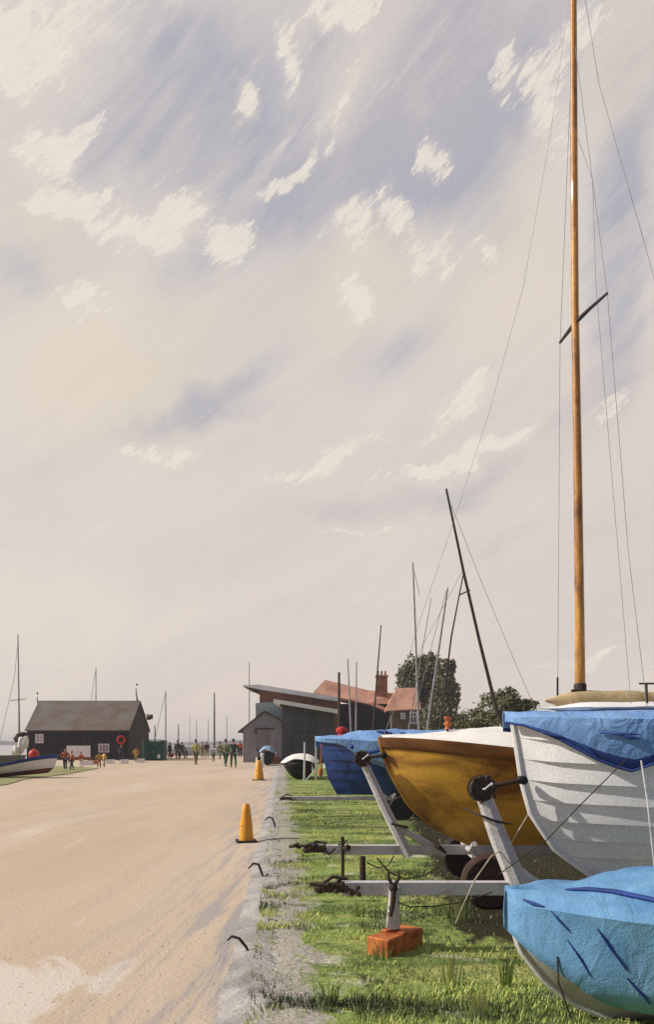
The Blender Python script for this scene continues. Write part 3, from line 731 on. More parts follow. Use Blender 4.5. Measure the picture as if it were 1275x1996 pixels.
# --- blue boat
BY = 17.0
bb = thing('blue_boat', 'deep blue boat under a light blue cover, standing beyond the ochre boat', 'boat', (P(620,1440,BY).x, BY, .5))
bst = [(0,.42),(.3,.22),(.6,.12),(.8,.06),(1,0)]
bsh = lambda s: 1.74-.12*sst(0, .5, s)
b = MB(); borg = (P(620,1440,BY).x, BY, 0)
bpt, bT, bss, bh = boat_hull(b, borg, 5.2, 1.1, lambda t: tab(t, bst), bsh, .5, clinker=6, ns=30, step=.02, e0=1.0, e1=.45)
b.build('hull', [M['blueh']], bb, ang=25)
b = MB(); br_ = cover(b, bpt, bT, bss, bsh, lambda s: .03+.27*sst(0, .35, s), lambda s, sg: (.05+.58*sst(.02, .34, s) if sg == -1 else .2)+.03*math.sin(s*40), wr=.05, mih=None)
b.build('cover', [M['skyblue'], M['navy']], bb, solid=.008, fix=False)
for (px, py, qx, qy) in ((735,1425,765,1430),(780,1428,792,1433),(682,1450,688,1458),(700,1470,745,1462),(735,1455,748,1460)):
    MB().tube([P(px,py,15.9), P((px+qx)/2,(py+qy)/2,15.85), P(qx,qy,15.9)], [.02,.05,.02], 6).build('cover_tie', M['navy'], bb)
b = MB(); b.blob(P(625,1505,16.6), (.055,.055,.11), 10); b.tube([P(625,1497,16.6), P(627,1450,16.8)], .01, 5); tag(b.build('fender', M['orange']), 'small orange fender hanging at the bow of the blue boat', 'fender')

# --- small black boat seen bow on
b_ = G(583,1520); 
kb = thing('black_boat', 'small black boat with white cover, bow towards the camera beside the kerb', 'boat', (b_.x, b_.y, .0))
b = MB(); rows = []; Yk = b_.y; 
for i in range(22):
    t = i/21; yy = Yk+t*3.4; w = .80*(1-(1-min(1, (t+.22)/.5))**2)*(1-.2*max(0, t-.5)); keel = .0+.05*(1-t)**6; r = []
    for j in range(13):
        u = j/12*2-1; e = abs(u)**1.0
        r.append(Vector((b_.x+.0+u*w, yy-.25*(1-t)*abs(u), keel+(.80-keel)*(abs(u)**lerp(2.0, 3.0, t)))))
    rows.append(r)
b.grid(rows)
for r in (rows[0], rows[-1]): b.add(r, [tuple(range(13))])
b.build('hull', cm(22,19,22), kb, solid=.02)
b = MB(); rows = []
for i in range(22):
    t = i/21; yy = Yk-.06+t*3.5; w = .80*(1-(1-min(1, (t+.22)/.5))**2)+.05; r = []
    for j in range(11):
        u = j/10*2-1; r.append(Vector((b_.x+u*w, yy-.22*(1-t)*abs(u), .76+.36*(1-abs(u)**2.6)*sst(-.25,.3,t)+.03*noise.noise(Vector((u*3, yy*2, 0))))))
    rows.append(r)
b.grid(rows).build('cover', M['cream'], kb, solid=.02, fix=False)

# --- foreground dinghy under pale blue tarpaulin
FYc = 4.55
fb = thing('covered_dinghy', 'pale hulled dinghy under a pale blue tarpaulin at the bottom right', 'dinghy', (P(1000,1745,FYc).x, FYc, 0))
forg = (P(1003,1745,4.55).x, 4.55, 0)
fst = [(0,.62),(.15,.36),(.35,.18),(.6,.04),(.8,.0),(1,0)]
fsh = lambda s: .71+.0*s
b = MB(); fpt, fT, fss, fh = boat_hull(b, forg, 3.3, .80, lambda t: tab(t, fst), fsh, .0, ns=26, nt=12, e0=1.0, e1=.5, uf=.5)
b.build('hull', mat('grey_white_hull', (.50,.47,.44,1), .2, 2, .6, .1), fb)
b = MB(); b.tube([fT(Vector((tab(t, fst)-.012, 0, .0+(fsh(0))*t)), 1) for t in [i/14 for i in range(15)]], .018, 6).build('stem', M['white'], fb)
b = MB(); fr_ = cover(b, fpt, fT, fss, fsh, lambda s: .05+.13*sst(0, .30, s), lambda s, sg: tab(s, [(0,.16),(.05,.30),(.12,.47),(.2,.53),(.3,.58),(.5,.60),(1,.6)])+.012*math.sin(s*50), out=.05, wr=.045, nc=9, front=.05)
b.build('tarpaulin', M['tarp'], fb, solid=.006, fix=False)
# creases and straps of darker canvas lying on it: follow the cover's own surface
def onrow(i, j, up=.008):
    p = fr_[i][j]; c = Vector((p.x, 4.55, .3)); d = (p-c); d.x = 0; d.normalize(); return p+d*up
def strap(path, r, nm='strap', m='navy'):
    r *= 1.5
    b = MB(); out = []
    for (i, j) in path:
        i0 = int(i); j0 = int(j); fi = i-i0; fj = j-j0
        a = onrow(i0, j0).lerp(onrow(min(44, i0+1), j0), fi); c = onrow(i0, min(j0+1, len(fr_[0])-1)).lerp(onrow(min(44, i0+1), min(j0+1, len(fr_[0])-1)), fi)
        out.append(a.lerp(c, fj))
    n = len(out); b.tube(out, [r*(.35 if k in (0, n-1) else 1) for k in range(n)], 8, flat=.5); return b.build(nm, M[m], fb)
strap([(1.0,6),(1.6,5),(2.2,4.4)], .014); strap([(2.6,3.9),(3.2,3.3),(3.8,2.8)], .011)
strap([(4.5,12),(5.8,10.4),(7.2,8.8),(9,7.3),(11,6)], .019)
strap([(3.6,2.3),(4.4,1.6),(5,1.0)], .009); strap([(5.3,3.4),(6.2,2.6),(7.2,1.8)], .013); strap([(7.2,1.5),(8.2,.9),(8.8,.5)], .012); strap([(9.5,3.5),(10.5,2),(11.6,.4)], .015)
rope('tie_cord', None, [onrow(3, 1), onrow(3, 0)+Vector((0,-.02,-.05)), onrow(4, 0)+Vector((-.01,0,-.2))], .005, M['ropd'], parent=fb)

# ------------------------------------------------------------------ trailers
def wheel(parent, c, r=.26, w=.15, guard=None):
    t = MB(); t.lathe(Vector(c)+Vector((0,w/2,0)), [(r*.55,0),(r*.9,0),(r,w*.2),(r,w*.8),(r*.9,w),(r*.55,w)], 28, 'Y'); wh = t.build('wheel', M['rubber'], parent)
    h = MB(); h.lathe(Vector(c)+Vector((0,w/2+.005,0)), [(r*.54,0),(r*.5,.03),(r*.2,.02),(r*.15,-.01),(.01,-.01)], 20, 'Y'); h.lathe(Vector(c)+Vector((0,w/2-.02,0)), [(r*.5,0),(r*.5,w*.8)], 20, 'Y'); h.build('rim', M['grey'], wh)
    if guard:
        g = MB(); rows = []
        for i in range(13):
            a = math.pi*(.02+.96*i/12); rows.append([Vector((c[0]+math.cos(a)*(r+.05), c[1]+y, c[2]+math.sin(a)*(r+.05))) for y in (-w*.75, 0, w*.75)])
        g.grid(rows).build('mudguard', guard, parent, solid=.008)
def trailer(label, Y, pL, pR, zt, post, brace=None, winch_r=.07, stop=None, length=4.4, guard=None, bar=.055, wheel_x=1.6, pad=None, wz=.26):
    root = thing('boat_trailer', label, 'trailer', (P(pL,1600,Y).x, Y, 0), 'boat trailers on the verge')
    x0 = P(pL,1600,Y).x; x1 = x0+length
    b = MB(); b.box(((x0+.22+x1)/2, Y, zt), (x1-x0-.22, .08, bar*1.9)); b.build('drawbar', M['grey'], root)
    b = MB(); b.box((x0+.17, Y, zt), (.2,.09,.06)); b.blob((x0+.05, Y, zt-.005), (.055,.045,.04), 10); b.tube([(x0+.06,Y,zt+.03),(x0+.15,Y,zt+.09),(x0+.27,Y,zt+.07)], [.012,.016,.012], 8); b.tube([(x0+.22,Y-.05,zt+.03),(x0+.3,Y-.06,zt-.05),(x0+.36,Y-.05,zt+.02)], .012, 6); b.build('coupling', M['dark'], root)
    wx = x0+wheel_x
    b = MB(); b.box((wx, Y, zt-.09), (.06, 1.5, .05)); b.build('axle', M['grey'], root); b = MB(); b.box((wx+.9, Y, zt-.02), (.06, 1.2, .05)); b.build('cross_member', M['grey'], root)
    for sg in (-1, 1): wheel(root, (wx, Y+sg*.82, wz), .26 if wz >= .26 else wz, .14, guard)
    for xx in (wx-.1, wx+1.3):
        b = MB(); b.tube([(xx,Y-.42,zt+.12),(xx,Y-.2,zt+.02),(xx,Y+.2,zt+.02),(xx,Y+.42,zt+.12)], .03, 8); b.build('cross_member', M['grey'], root)
    if post:
        a, c = P(post[0], post[1], Y), P(post[2], post[3], Y)
        pw = MB(); pw.tube([a, a.lerp(c, .5)+Vector((-.01,0,0)), c], [post[4], post[4]*.9, post[4]*.75], 8); po = pw.build('winch_post', M['grey'], root)
        wn = MB(); wn.lathe(c+Vector((0,.07,.0)), [(.01,0),(winch_r*.95,0),(winch_r*1.05,.03),(winch_r*.75,.035),(winch_r*.75,.11),(winch_r*1.05,.115),(winch_r*.95,.145),(.01,.145)], 18, 'Y')
        for i in range(11):
            a_ = i/11*6.283; wn.blob(c+Vector((math.cos(a_)*winch_r*.98, -.06+.03*math.sin(i*3), math.sin(a_)*winch_r*.98)), winch_r*R.uniform(.16,.3), 6)
        wi = wn.build('winch', M['dark'], po)
        wn = MB(); wn.tube([c+Vector((0,-.08,0)), c+Vector((.01,-.10,.0)), c+Vector((.05,-.11,.035))], .008, 6); wn.blob(c+Vector((.06,-.115,.04)), .014, 8); wn.build('crank_handle', M['grey'], wi)
        if stop:
            s2 = P(stop[0], stop[1], Y); n = MB(); n.tube([c+Vector((.03,0,.01)), s2], .017, 8); n.build('strut', M['dark'], root)
            n = MB(); n.lathe(s2+Vector((0,.06,0)), [(.012,0),(.035,.01),(.022,.06),(.035,.11),(.012,.12)], 12, 'Y'); n.build('bow_stop', M['rubber'], root)
    if brace:
        n = MB(); n.tube([P(brace[0],brace[1],Y), P(brace[2],brace[3],Y)], .04, 8); n.build('brace', M['grey'], root)
    return root, x0
t1, x01 = trailer('grey boat trailer carrying the ochre boat, its winch post standing at that bow', YY, 590, 1000, .45, (797,1668,706,1478,.060), (768,1606,868,1665), .085, (748,1472), guard=None, wheel_x=1.95, length=4.6)
t2, x02 = trailer('nearest boat trailer, grey with a stout winch post, carrying the white boat', WY-.1, 612, 1040, .50, (1008,1718,938,1536,.082), None, .10, (1018,1520), wheel_x=2.7, length=5.0)
b = MB(); b.tube([P(1000,1700,WY-.1), P(1030,1722,WY-.1), P(1062,1732,WY-.1)], [.08,.075,.045], 8); b.build('post_foot', M['grey'], t2)
t3, x03 = trailer('boat trailer carrying the deep blue boat, farthest of the long trailers', BY, 545, 900, .42, None, wheel_x=2.6, length=5.2, bar=.045)
# jockey wheels and stands along the drawbars
def jockey(root, X, Y, zt, up=.16, r=.055, m='dark'):
    b = MB(); b.tube([(X,Y-.07,.11),(X,Y-.07,zt+up)], .019, 8); b.tube([(X-.05,Y-.07,zt+up-.01),(X,Y-.07,zt+up+.01),(X+.01,Y-.07,zt+up),(X+.05,Y-.07,zt+up+.05)], .010, 6)
    j = b.build('jockey_post', M[m], root)
    c = MB(); c.lathe((X, Y-.05, .075), [(.01,0),(.07,0),(.075,.02),(.07,.045),(.01,.045)], 14, 'Y'); c.build('jockey_wheel', M['rubber'], j)
jockey(t1, P(668,1650,YY).x, YY, .45, .07); 
X2 = P(766,1740,WY-.15).x
b = MB(); b.tube([(X2+.0,WY-.17,.20),(X2+.01,WY-.17,.52)], [.055,.040], 10); b.build('prop_stand', M['grey'], t2)
b = MB(); b.tube([(X2-.02,WY-.21,.30),(X2-.005,WY-.215,.42),(X2,WY-.21,.5)], [.014,.02,.02], 8); b.blob((X2,WY-.2,.52),(.035,.03,.045),10); b.tube([(X2-.01,WY-.2,.54),(X2-.04,WY-.2,.60),(X2-.04,WY-.2,.64)], [.016,.014,.009], 6); b.tube([(X2+.01,WY-.2,.54),(X2+.04,WY-.2,.59),(X2+.04,WY-.2,.66)], [.016,.014,.009], 6); b.build('screw_clamp', M['dark'], t2)
# loose chains and dark ties under and on the bars
def chain(name, label, pts, r, group='loose chains and ties by the trailers', m='dark', parent=None):
    b = MB(); n = len(pts)
    b.tube(pts, r, 6); o = b.build(name, M[m], parent)
    if not parent: tag(o, label, 'chain', group)
    return o
chain('safety_chain', None, [P(735,1672,8.5), P(760,1700,8.5), P(790,1712,8.5), P(830,1705,8.5), P(865,1680,8.5)], .009, parent=t1)
chain('safety_chain', None, [P(715,1680,8.5), P(735,1690,8.5), P(755,1688,8.5), P(768,1668,8.5)], .008, parent=t1)
chain('safety_chain', None, [P(775,1757,6.0), P(800,1767,6.0), P(850,1765,6.0), P(905,1757,6.0), P(960,1738,6.0)], .005, parent=t2)
b = MB()
for (px, py) in ((640,1722),(655,1735),(668,1722),(682,1738),(697,1728),(700,1742)): b.blob(P(px, py, 6.0)+Vector((0,R.uniform(-.03,.0),0)), (R.uniform(.015,.030), .025, R.uniform(.014,.026)), 8, lump=.5)
b.tube([P(604,1722,6.0), P(625,1724,6.0), P(655,1722,5.98), P(690,1738,5.98)], .016, 6)
b.build('lashing_bundle', M['dark'], t2)
b = MB()
for i in range(15): b.blob(P(568+i*4.6, 1648+R.uniform(-3,3), 8.5), (R.uniform(.015,.04), .025, R.uniform(.012,.022)), 8, lump=.6)
b.build('lashing_bundle', M['dark'], t1)
b = MB()
for (px, py, h) in ((707,1680,.16),):
    b.tube([P(px,py-12,8.4), P(px,py+38,8.4)], [.03,.036], 8)
    b.blob(P(px,py+42,8.4), (.035,.035,.03), 8)
b.build('hanging_weight', M['dark'], t1)
b = MB(); b.tube([P(668,1630,8.55),P(668,1660,8.55)], .02, 6); b.blob(P(676,1652,8.5),(.05,.03,.04),8,lump=.5); b.build('shackle', M['dark'], t1)
for (a, c) in (((915,1590),(995,1625)),((735,1475),(770,1462))):
    pass
b = MB(); b.tube([P(905,1575,6.15), P(940,1590,6.02), P(965,1600,6.02), P(1000,1606,6.05)], [.006,.010,.011,.006], 6); b.build('strap_hook', M['dark'], t2)
b = MB(); b.tube([P(840,1635,8.55), P(855,1650,8.5), P(870,1662,8.5)], [.012,.03,.012], 6); b.build('bracket', M['dark'], t1); MB().tube([P(763,1605,8.58),P(795,1612,8.58)], [.012,.02], 6).build('bracket', M['dark'], t1)
for i, (px, py) in enumerate(((882,1700),(920,1722),(890,1712),(1010,1690),(985,1705))):
    pass

# brown wheel seen under the ochre boat
b = MB(); c = Vector((P(953,1690,7.6).x, 7.6, .28))
b.lathe(c+Vector((0,.08,0)), [(.10,0),(.24,0),(.27,.03),(.27,.13),(.24,.16),(.10,.16)], 28, 'Y', 0); b.lathe(c+Vector((0,.07,0)), [(.14,0),(.12,.02),(.05,.02),(.01,.02)], 20, 'Y', 1)
sw = b.build('spare_wheel', [mat('brown_rusty_wheel', (.055,.028,.018,1), .5, 6, .85, .4), M['brown']]); tag(sw, 'rusty brown trailer wheel standing under the ochre boat behind the nearest drawbar', 'wheel')

# orange block the nearest trailer stands on
b = MB(); c = Vector((X2+.02, WY-.17, .085)); b.box(c, (.50,.20,.17), math.radians(52)); b.box(c+Vector((.0,.0,.092)), (.10,.20,.016), math.radians(52)); ob = b.build('chock_block', M['orange']); tag(ob, 'orange painted block under the prop stand of the nearest trailer', 'block')
# ropes
rope('rope', 'dark line from the low corner of the blue cover to the winch post foot', [P(1222,1478,5.52), P(1140,1560,5.7), P(1065,1637,5.85), P(972,1704,6.02)], .0045, M['ropd'], 0, group='ropes around the boats')
rope('rope', 'rope hanging from the blue cover corner down the white hull towards the tarpaulin', [P(1250,1482,5.45), P(1262,1560,5.3), P(1276,1690,5.15)], .0055, M['grey'], 0, group='ropes around the boats')
rope('rope', 'yellowish frayed rope from the ochre hull down to the grass past the rusty wheel', [P(1036,1576,6.3), P(995,1645,6.1), P(958,1668,6.0), P(925,1715,5.95), P(900,1770,5.9), P(888,1800,6.0)], .005, M['rope'], 0, group='ropes around the boats')
rope('rope', 'pale painter looped from the bow of the small black boat to the grass', [Vector((b_.x+.55, b_.y-.1, .8)), Vector((b_.x+.62, b_.y-.3, .35)), Vector((b_.x+.3, b_.y-.5, .0))], .022, M['cream'], 0, group='ropes around the boats')
for (px, z) in ((594,1446),(616,1434)):
    o = MB().tube([G(px,1520)+Vector((0,-.6,0)), P(px,z,b_.y-.6)], [.05,.035], 8).build('mooring_post', M['grey'])
    tag(o, 'thin grey post at the %s of the small black boat' % ('bow' if px < 600 else 'right side'), 'post', 'grey posts by the black boat')

# kerb side bent irons
def bent(pts, label, r=.012):
    o = MB().tube(pts, [r*.6]+[r]*(len(pts)-2)+[r*.5], 7).build('bent_iron', M['dark']); tag(o, label, 'iron hook', 'bent irons along the kerb')
def groundish(px, py, dz): 
    p = G(px, py); p.z += dz; return p
Yq = GY(1850); bent([P(443,1832,Yq), P(452,1824,Yq), P(466,1828,Yq), P(480,1845,Yq), P(486,1858,Yq), P(495,1850,Yq)], 'bent dark iron hook on the kerb, nearest to the camera')
Yq = GY(1708); bent([P(484,1692,Yq), P(494,1682,Yq), P(504,1684,Yq), P(510,1700,Yq), P(514,1710,Yq), P(524,1702,Yq)], 'bent dark iron hook on the kerb between the nearest cone and the camera', .016)
Yq = GY(1612); bent([P(517,1598,Yq), P(524,1592,Yq), P(531,1594,Yq), P(536,1608,Yq), P(536,1613,Yq)], 'small bent dark iron hook on the kerb beyond the nearest cone', .018)

# ------------------------------------------------------------------ cones
def cone(px, py, hpx, wpx, m, label, mark=None, staff=False):
    c = G(px, py, ROAD); Y = c.y; k = Y/F; h = hpx*k; w = wpx*k/2
    root = thing('traffic_cone', label, 'traffic cone', c, 'traffic cones on the road')
    b = MB(); b.lathe(c+Vector((0,0,.03)), [(w*.98,0),(w*.94,h*.12),(w*.80,h*.45),(w*.58,h*.8),(w*.46,h*.95),(w*.30,h*.985),(w*.22,h*.97)], 24); bo = b.build('cone_body', m, root)
    b = MB(); b.box(c+Vector((0,0,.016)), (w*2.7,w*2.7,.03), .2); b.build('base', M['rubber'], root)
    if mark:
        q = c+Vector((-.01,-w*.80,h*.42)); b = MB(); b.prism([q+Vector((x*w,.25*abs(x)*w,z*w)) for x, z in ((-.5,.25),(-.1,.1),(.05,.42),(.42,.3),(.45,-.1),(.1,-.5),(-.3,-.35))], (0,.03,0)); b.build('marking', mark, bo)
    if staff:
        b = MB(); b.tube([c+Vector((0,0,h)), c+Vector((.0,0,h+.38))], .04, 8); b.blob(c+Vector((0,0,h+.12)), (.09,.09,.12), 8); b.build('lamp', M['dark'], bo)
    return root
cone(480,1640,72,29, M['cone'], 'near orange traffic cone with a dark mark, on the sandy road by the kerb', cm(50,20,45))
cone(505,1520,38,19, M['cone2'], 'distant yellow orange traffic cone with a dark lamp on top, beside the kerb', M['red'], True)

# ------------------------------------------------------------------ left: beached boats
lb = G(60,1516,ROAD); LY = 37.0
lw = thing('rowing_boat', 'white boat with blue gunwale and red brown bottom, beached at the left edge', 'boat', (P(115,1470,LY).x, LY, ROAD))
b = MB(); lorg = (P(114,1470,LY).x, LY, 0)
lsh = lambda s: 1.08-.62*sst(0, .62, s)
lpt, lT, lss, lh = boat_hull(b, lorg, 6.0, .9, lambda t: tab(t, [(0,.5),(.3,.2),(.7,.08),(1,0)]), lsh, -.1, matf=lambda t: 1 if t < .30 else 0, dirx=-1, ns=26, nt=14, e0=1.0, e1=.42, kf=lambda s: .30*(1-s)**2)
b.build('hull', [M['white'], cm(110,52,42)], lw)
b = MB()
for sg in (-1, 1):
    rows = []
    for s in lss:
        r = []
        for f in (0,.5,1): q = lpt(s, lerp(.80, 1.0, f)); q.y += .03; r.append(lT(q, sg))
        q = lpt(s, 1); r.append(lT(Vector((q.x, max(0, q.y-.04), q.z+.01)), sg)); rows.append(r)
    b.grid(rows)
b.build('gunwale', cm(45,58,125), lw)
gw = thing('sailing_boat', 'grey hulled sailing boat with a grey mast behind the white beached boat', 'sailing boat', (P(0,1480,44).x, 44, ROAD), 'sailing boats with bare masts')
b = MB(); boat_hull(b, (P(52,1460,44).x, 44, 0), 5.5, 1.0, lambda t: tab(t, [(0,.5),(1,0)]), lambda s: .95-.1*s, -.1, dirx=-1); b.build('hull', cm(128,124,128), gw)
b = MB(); b.tube([P(38,1480,44), P(37,1380,44), P(35,1236,44)], [.07,.05,.03], 8); b.build('mast', M['mastg'], gw)
b = MB(); b.tube([P(20,1365,43.6), P(50,1362,44.4)], .025, 6); b.build('spreader', M['mastg'], gw)
wire(gw, [P(35,1250,44), P(28,1320,44), P(-2,1450,44)], .014, 'mastg')
b = MB()
for (px, py, a_, c_) in ((40,1432,.24,.16),(34,1440,.22,.2),(45,1431,.2,.14)): b.blob(P(px,py,43.8), (a_,.16,c_), 10, lump=.6)
b.build('furled_sail', M['dark'], gw)
b = MB(); b.blob(P(42,1452,43.7), (.22,.2,.5), 10, lump=.4); b.blob(P(30,1462,43.5), (.2,.2,.3), 10, lump=.4); b.blob(P(50,1446,43.7),(.16,.2,.36),10,lump=.4); b.build('sail_cover', M['cream'], gw)
o = MB().blob(P(66,1470,40), .27, 14).lathe(P(66,1462,40), [(.05,0),(.05,.1),(.01,.12)], 8).build('buoy', M['red']); tag(o, 'round red buoy resting on the white beached boat', 'buoy')

# ------------------------------------------------------------------ black shed
def shed():
    Y0 = 75.0; Y1 = 83.5; root = thing('boat_shed', 'long black boarded shed with a grey felt roof on the left', 'shed', (P(150,1480,Y0).x, Y0, ROAD))
    xl = P(52,0,Y0).x; xr = P(251,0,Y0).x; ze = P(0,1421,Y0).z; Ym = (Y0+Y1)/2; xlr = P(78,0,Ym).x; xrr = P(270,0,Ym).x; zr = P(0,1367,Ym).z
    b = MB()
    A = [(xl,Y0,ROAD),(xr,Y0,ROAD),(xr,Y1,ROAD),(xl+.6,Y1,ROAD),(xl,Y0,ze),(xr,Y0,ze),(xr,Y1,ze),(xl+.6,Y1,ze),(xlr+.1,Ym,zr-.1),(xr,Ym,zr-.1)]
    b.add(A, [(0,1,5,4),(1,2,6,9,5),(2,3,7,6),(3,0,4,8,7)]); b.build('wall', M['blackw'], root, smooth=False)
    b = MB()
    for k in range(int((xr-xl)/.35)):    # cover boards
        x = xl+.2+k*.35; b.box((x, Y0-.02, (ze+ROAD)/2-.02), (.06,.04,ze-ROAD-.1))
    b.build('cover_boards', M['blackw'], root, smooth=False)
    b = MB(); ov = .25
    p = lambda x, y, z: Vector((x, y, z))
    sl_ = (zr-ze)/(Ym-Y0)
    f0, f1 = p(xl-.1,Y0-ov,ze-ov*sl_), p(xr+.12,Y0-ov,ze-ov*sl_); r0, r1 = p(xlr-.1,Ym,zr), p(xr+.12,Ym,zr); k0, k1 = p(xl-.1,Y1+ov,ze-ov*sl_), p(xr+.12,Y1+ov,ze-ov*sl_)
    b.prism([f0,f1,r1,r0], (0,0,.10)); b.prism([r0,r1,k1,k0], (0,0,.10)); b.build('roof', M['roofg'], root, smooth=False)
    for (px, py0, py1) in ((75,1374,1357),(268,1366,1340)):
        b = MB(); b.tube([P(px,py0,Ym), P(px-2,(py0+py1)/2,Ym), P(px-3,py1,Ym)], [.09,.06,.03], 6); b.blob(P(px-2 if px < 100 else px-1,py1-6,Ym), (.09,.09,.14), 8); b.build('finial', M['dark'], root)
    def win(x0, y0, x1, y1, m=None, bars=1):
        a = P(x0,y1,Y0-.05); c = P(x1,y0,Y0-.05); cx = (a.x+c.x)/2; cz = (a.z+c.z)/2; w = c.x-a.x; h = c.z-a.z
        q = MB(); t = .09
        q.box((cx,Y0-.06,a.z),(w+t,.08,t)); q.box((cx,Y0-.06,c.z),(w+t,.08,t)); q.box((a.x,Y0-.06,cz),(t,.08,h-t)); q.box((c.x,Y0-.06,cz),(t,.08,h-t))
        for i in range(bars): q.box((lerp(a.x,c.x,(i+1)/(bars+1)),Y0-.055,cz),(.05,.05,h-t))
        fr = q.build('window', M['white'], root); q = MB(); q.box((cx,Y0-.03,cz),(w-t,.02,h-t)); q.build('pane', m or cm(190,188,184), fr)
    win(70,1431,84,1447); win(193,1450,212,1465, cm(170,150,150), 2)
    b = MB(); a = P(222,1478,Y0-.05); b.box((a.x, Y0-.05, ROAD+1.05), (1.05,.06,2.1)); d = b.build('door', cm(34,26,32), root); b = MB(); b.blob((a.x+.4,Y0-.1,ROAD+1.0),.05,8); b.build('handle', M['grey'], d)
shed()
o = MB(); c = P(236,1441,74.85); o.torus(c, .34, .11, 'Y', 24, 8)
o = o.build('lifebuoy', M['red']); tag(o, 'red lifebuoy ring hung on the front of the black shed', 'lifebuoy')
b = MB(); q = P(281,1393,78); 
fl = thing('flag', 'small brown flag on a bracket at the right gable of the black shed', 'flag', q)
b.tube([P(276,1392,78), P(298,1393,78)], .04, 6).build('flag_pole', M['dark'], fl)
b = MB(); b.grid([[P(286+i*3, 1393+j*3+math.sin(i*1.3)*1.2, 78+.1*math.sin(i*1.9)) for i in range(5)] for j in range(4)]).build('cloth', cm(96,62,48), fl, solid=.03)
# green kiosk
def kiosk():
    c = G(298,1482,ROAD); Y = c.y; root = thing('kiosk', 'dark green kiosk with a slightly curved roof beside the black shed', 'kiosk', c)
    w = 42*Y/F; h = 38*Y/F
    b = MB(); b.box(c+Vector((0,w*.4,h/2)), (w,w*.8,h)); 
    for i in range(9): b.box(c+Vector((-w/2+.1+i*(w-.2)/8,-.0,h*.5)), (.04,.06,h*.9))
    b.build('wall', M['green'], root)
    b = MB(); rows = []
    for j in (-.08, w*.8+.08): rows.append([c+Vector((-w*.54+w*1.08*i/8, j, h+.12*math.sin(i/8*math.pi))) for i in range(9)])
    b.grid(rows).build('roof', M['green'], root, solid=.06)
    b = MB(); b.box(c+Vector((w*.28,-.05,h*.22)), (.22,.03,.35)); b.build('notice', M['white'], root)
    b = MB(); b.box(c+Vector((-w*.12,-.05,h*.44)), (w*.36,.04,h*.8)); d = b.build('door', cm(12,62,50), root); b = MB(); b.blob(c+Vector((.05,-.1,h*.45)), .04, 8); b.build('handle', M['grey'], d)
kiosk()
# white board in front of the shed
def board():
    Y = 62; a = P(130,1475,Y); c = P(176,1453,Y); root = thing('sign_board', 'blank white board on dark legs standing before the black shed', 'board', ((a.x+c.x)/2, Y, ROAD))
    b = MB(); b.box(((a.x+c.x)/2,Y,(a.z+c.z)/2), (c.x-a.x,.06,c.z-a.z)); b.build('panel', M['white'], root)
    for x in (a.x+.15, c.x-.15): b = MB(); b.tube([(x,Y+.06,ROAD),(x,Y+.06,c.z-.05)], .04, 6); b.build('leg', M['dark'], root)
    b = MB(); b.box(((a.x+c.x)/2+.4,Y+.02,a.z-.12),(c.x-a.x-.5,.12,.14)); b.build('shelf', M['brown'], root)
board()

for (px, py, w, m, lb_) in ((171,1491,.7,'white','white fish box lying before the white board'),(180,1489,.6,'orange','orange fish box beside the white fish box before the black shed'),(215,1488,.6,'white','white fish box alone before the small paned window of the black shed'),(243,1488,.5,'white','small white fish box right of the person in navy'),(275,1486,.5,'cream','cream fish box between the mustard coat and the green kiosk')):
    q = G(px, py, ROAD); b = MB(); h = .34
    for dx, dy, lx, ly in ((0,-.25,w,.04),(0,.25,w,.04),(-w/2+.02,0,.04,.46),(w/2-.02,0,.04,.46)): b.box(q+Vector((dx,dy,h/2)), (lx,ly,h))
    b.box(q+Vector((0,0,.03)), (w-.08,.46,.04)); tag(b.build('fish_box', M[m]), lb_, 'box', 'fish boxes in front of the black shed')
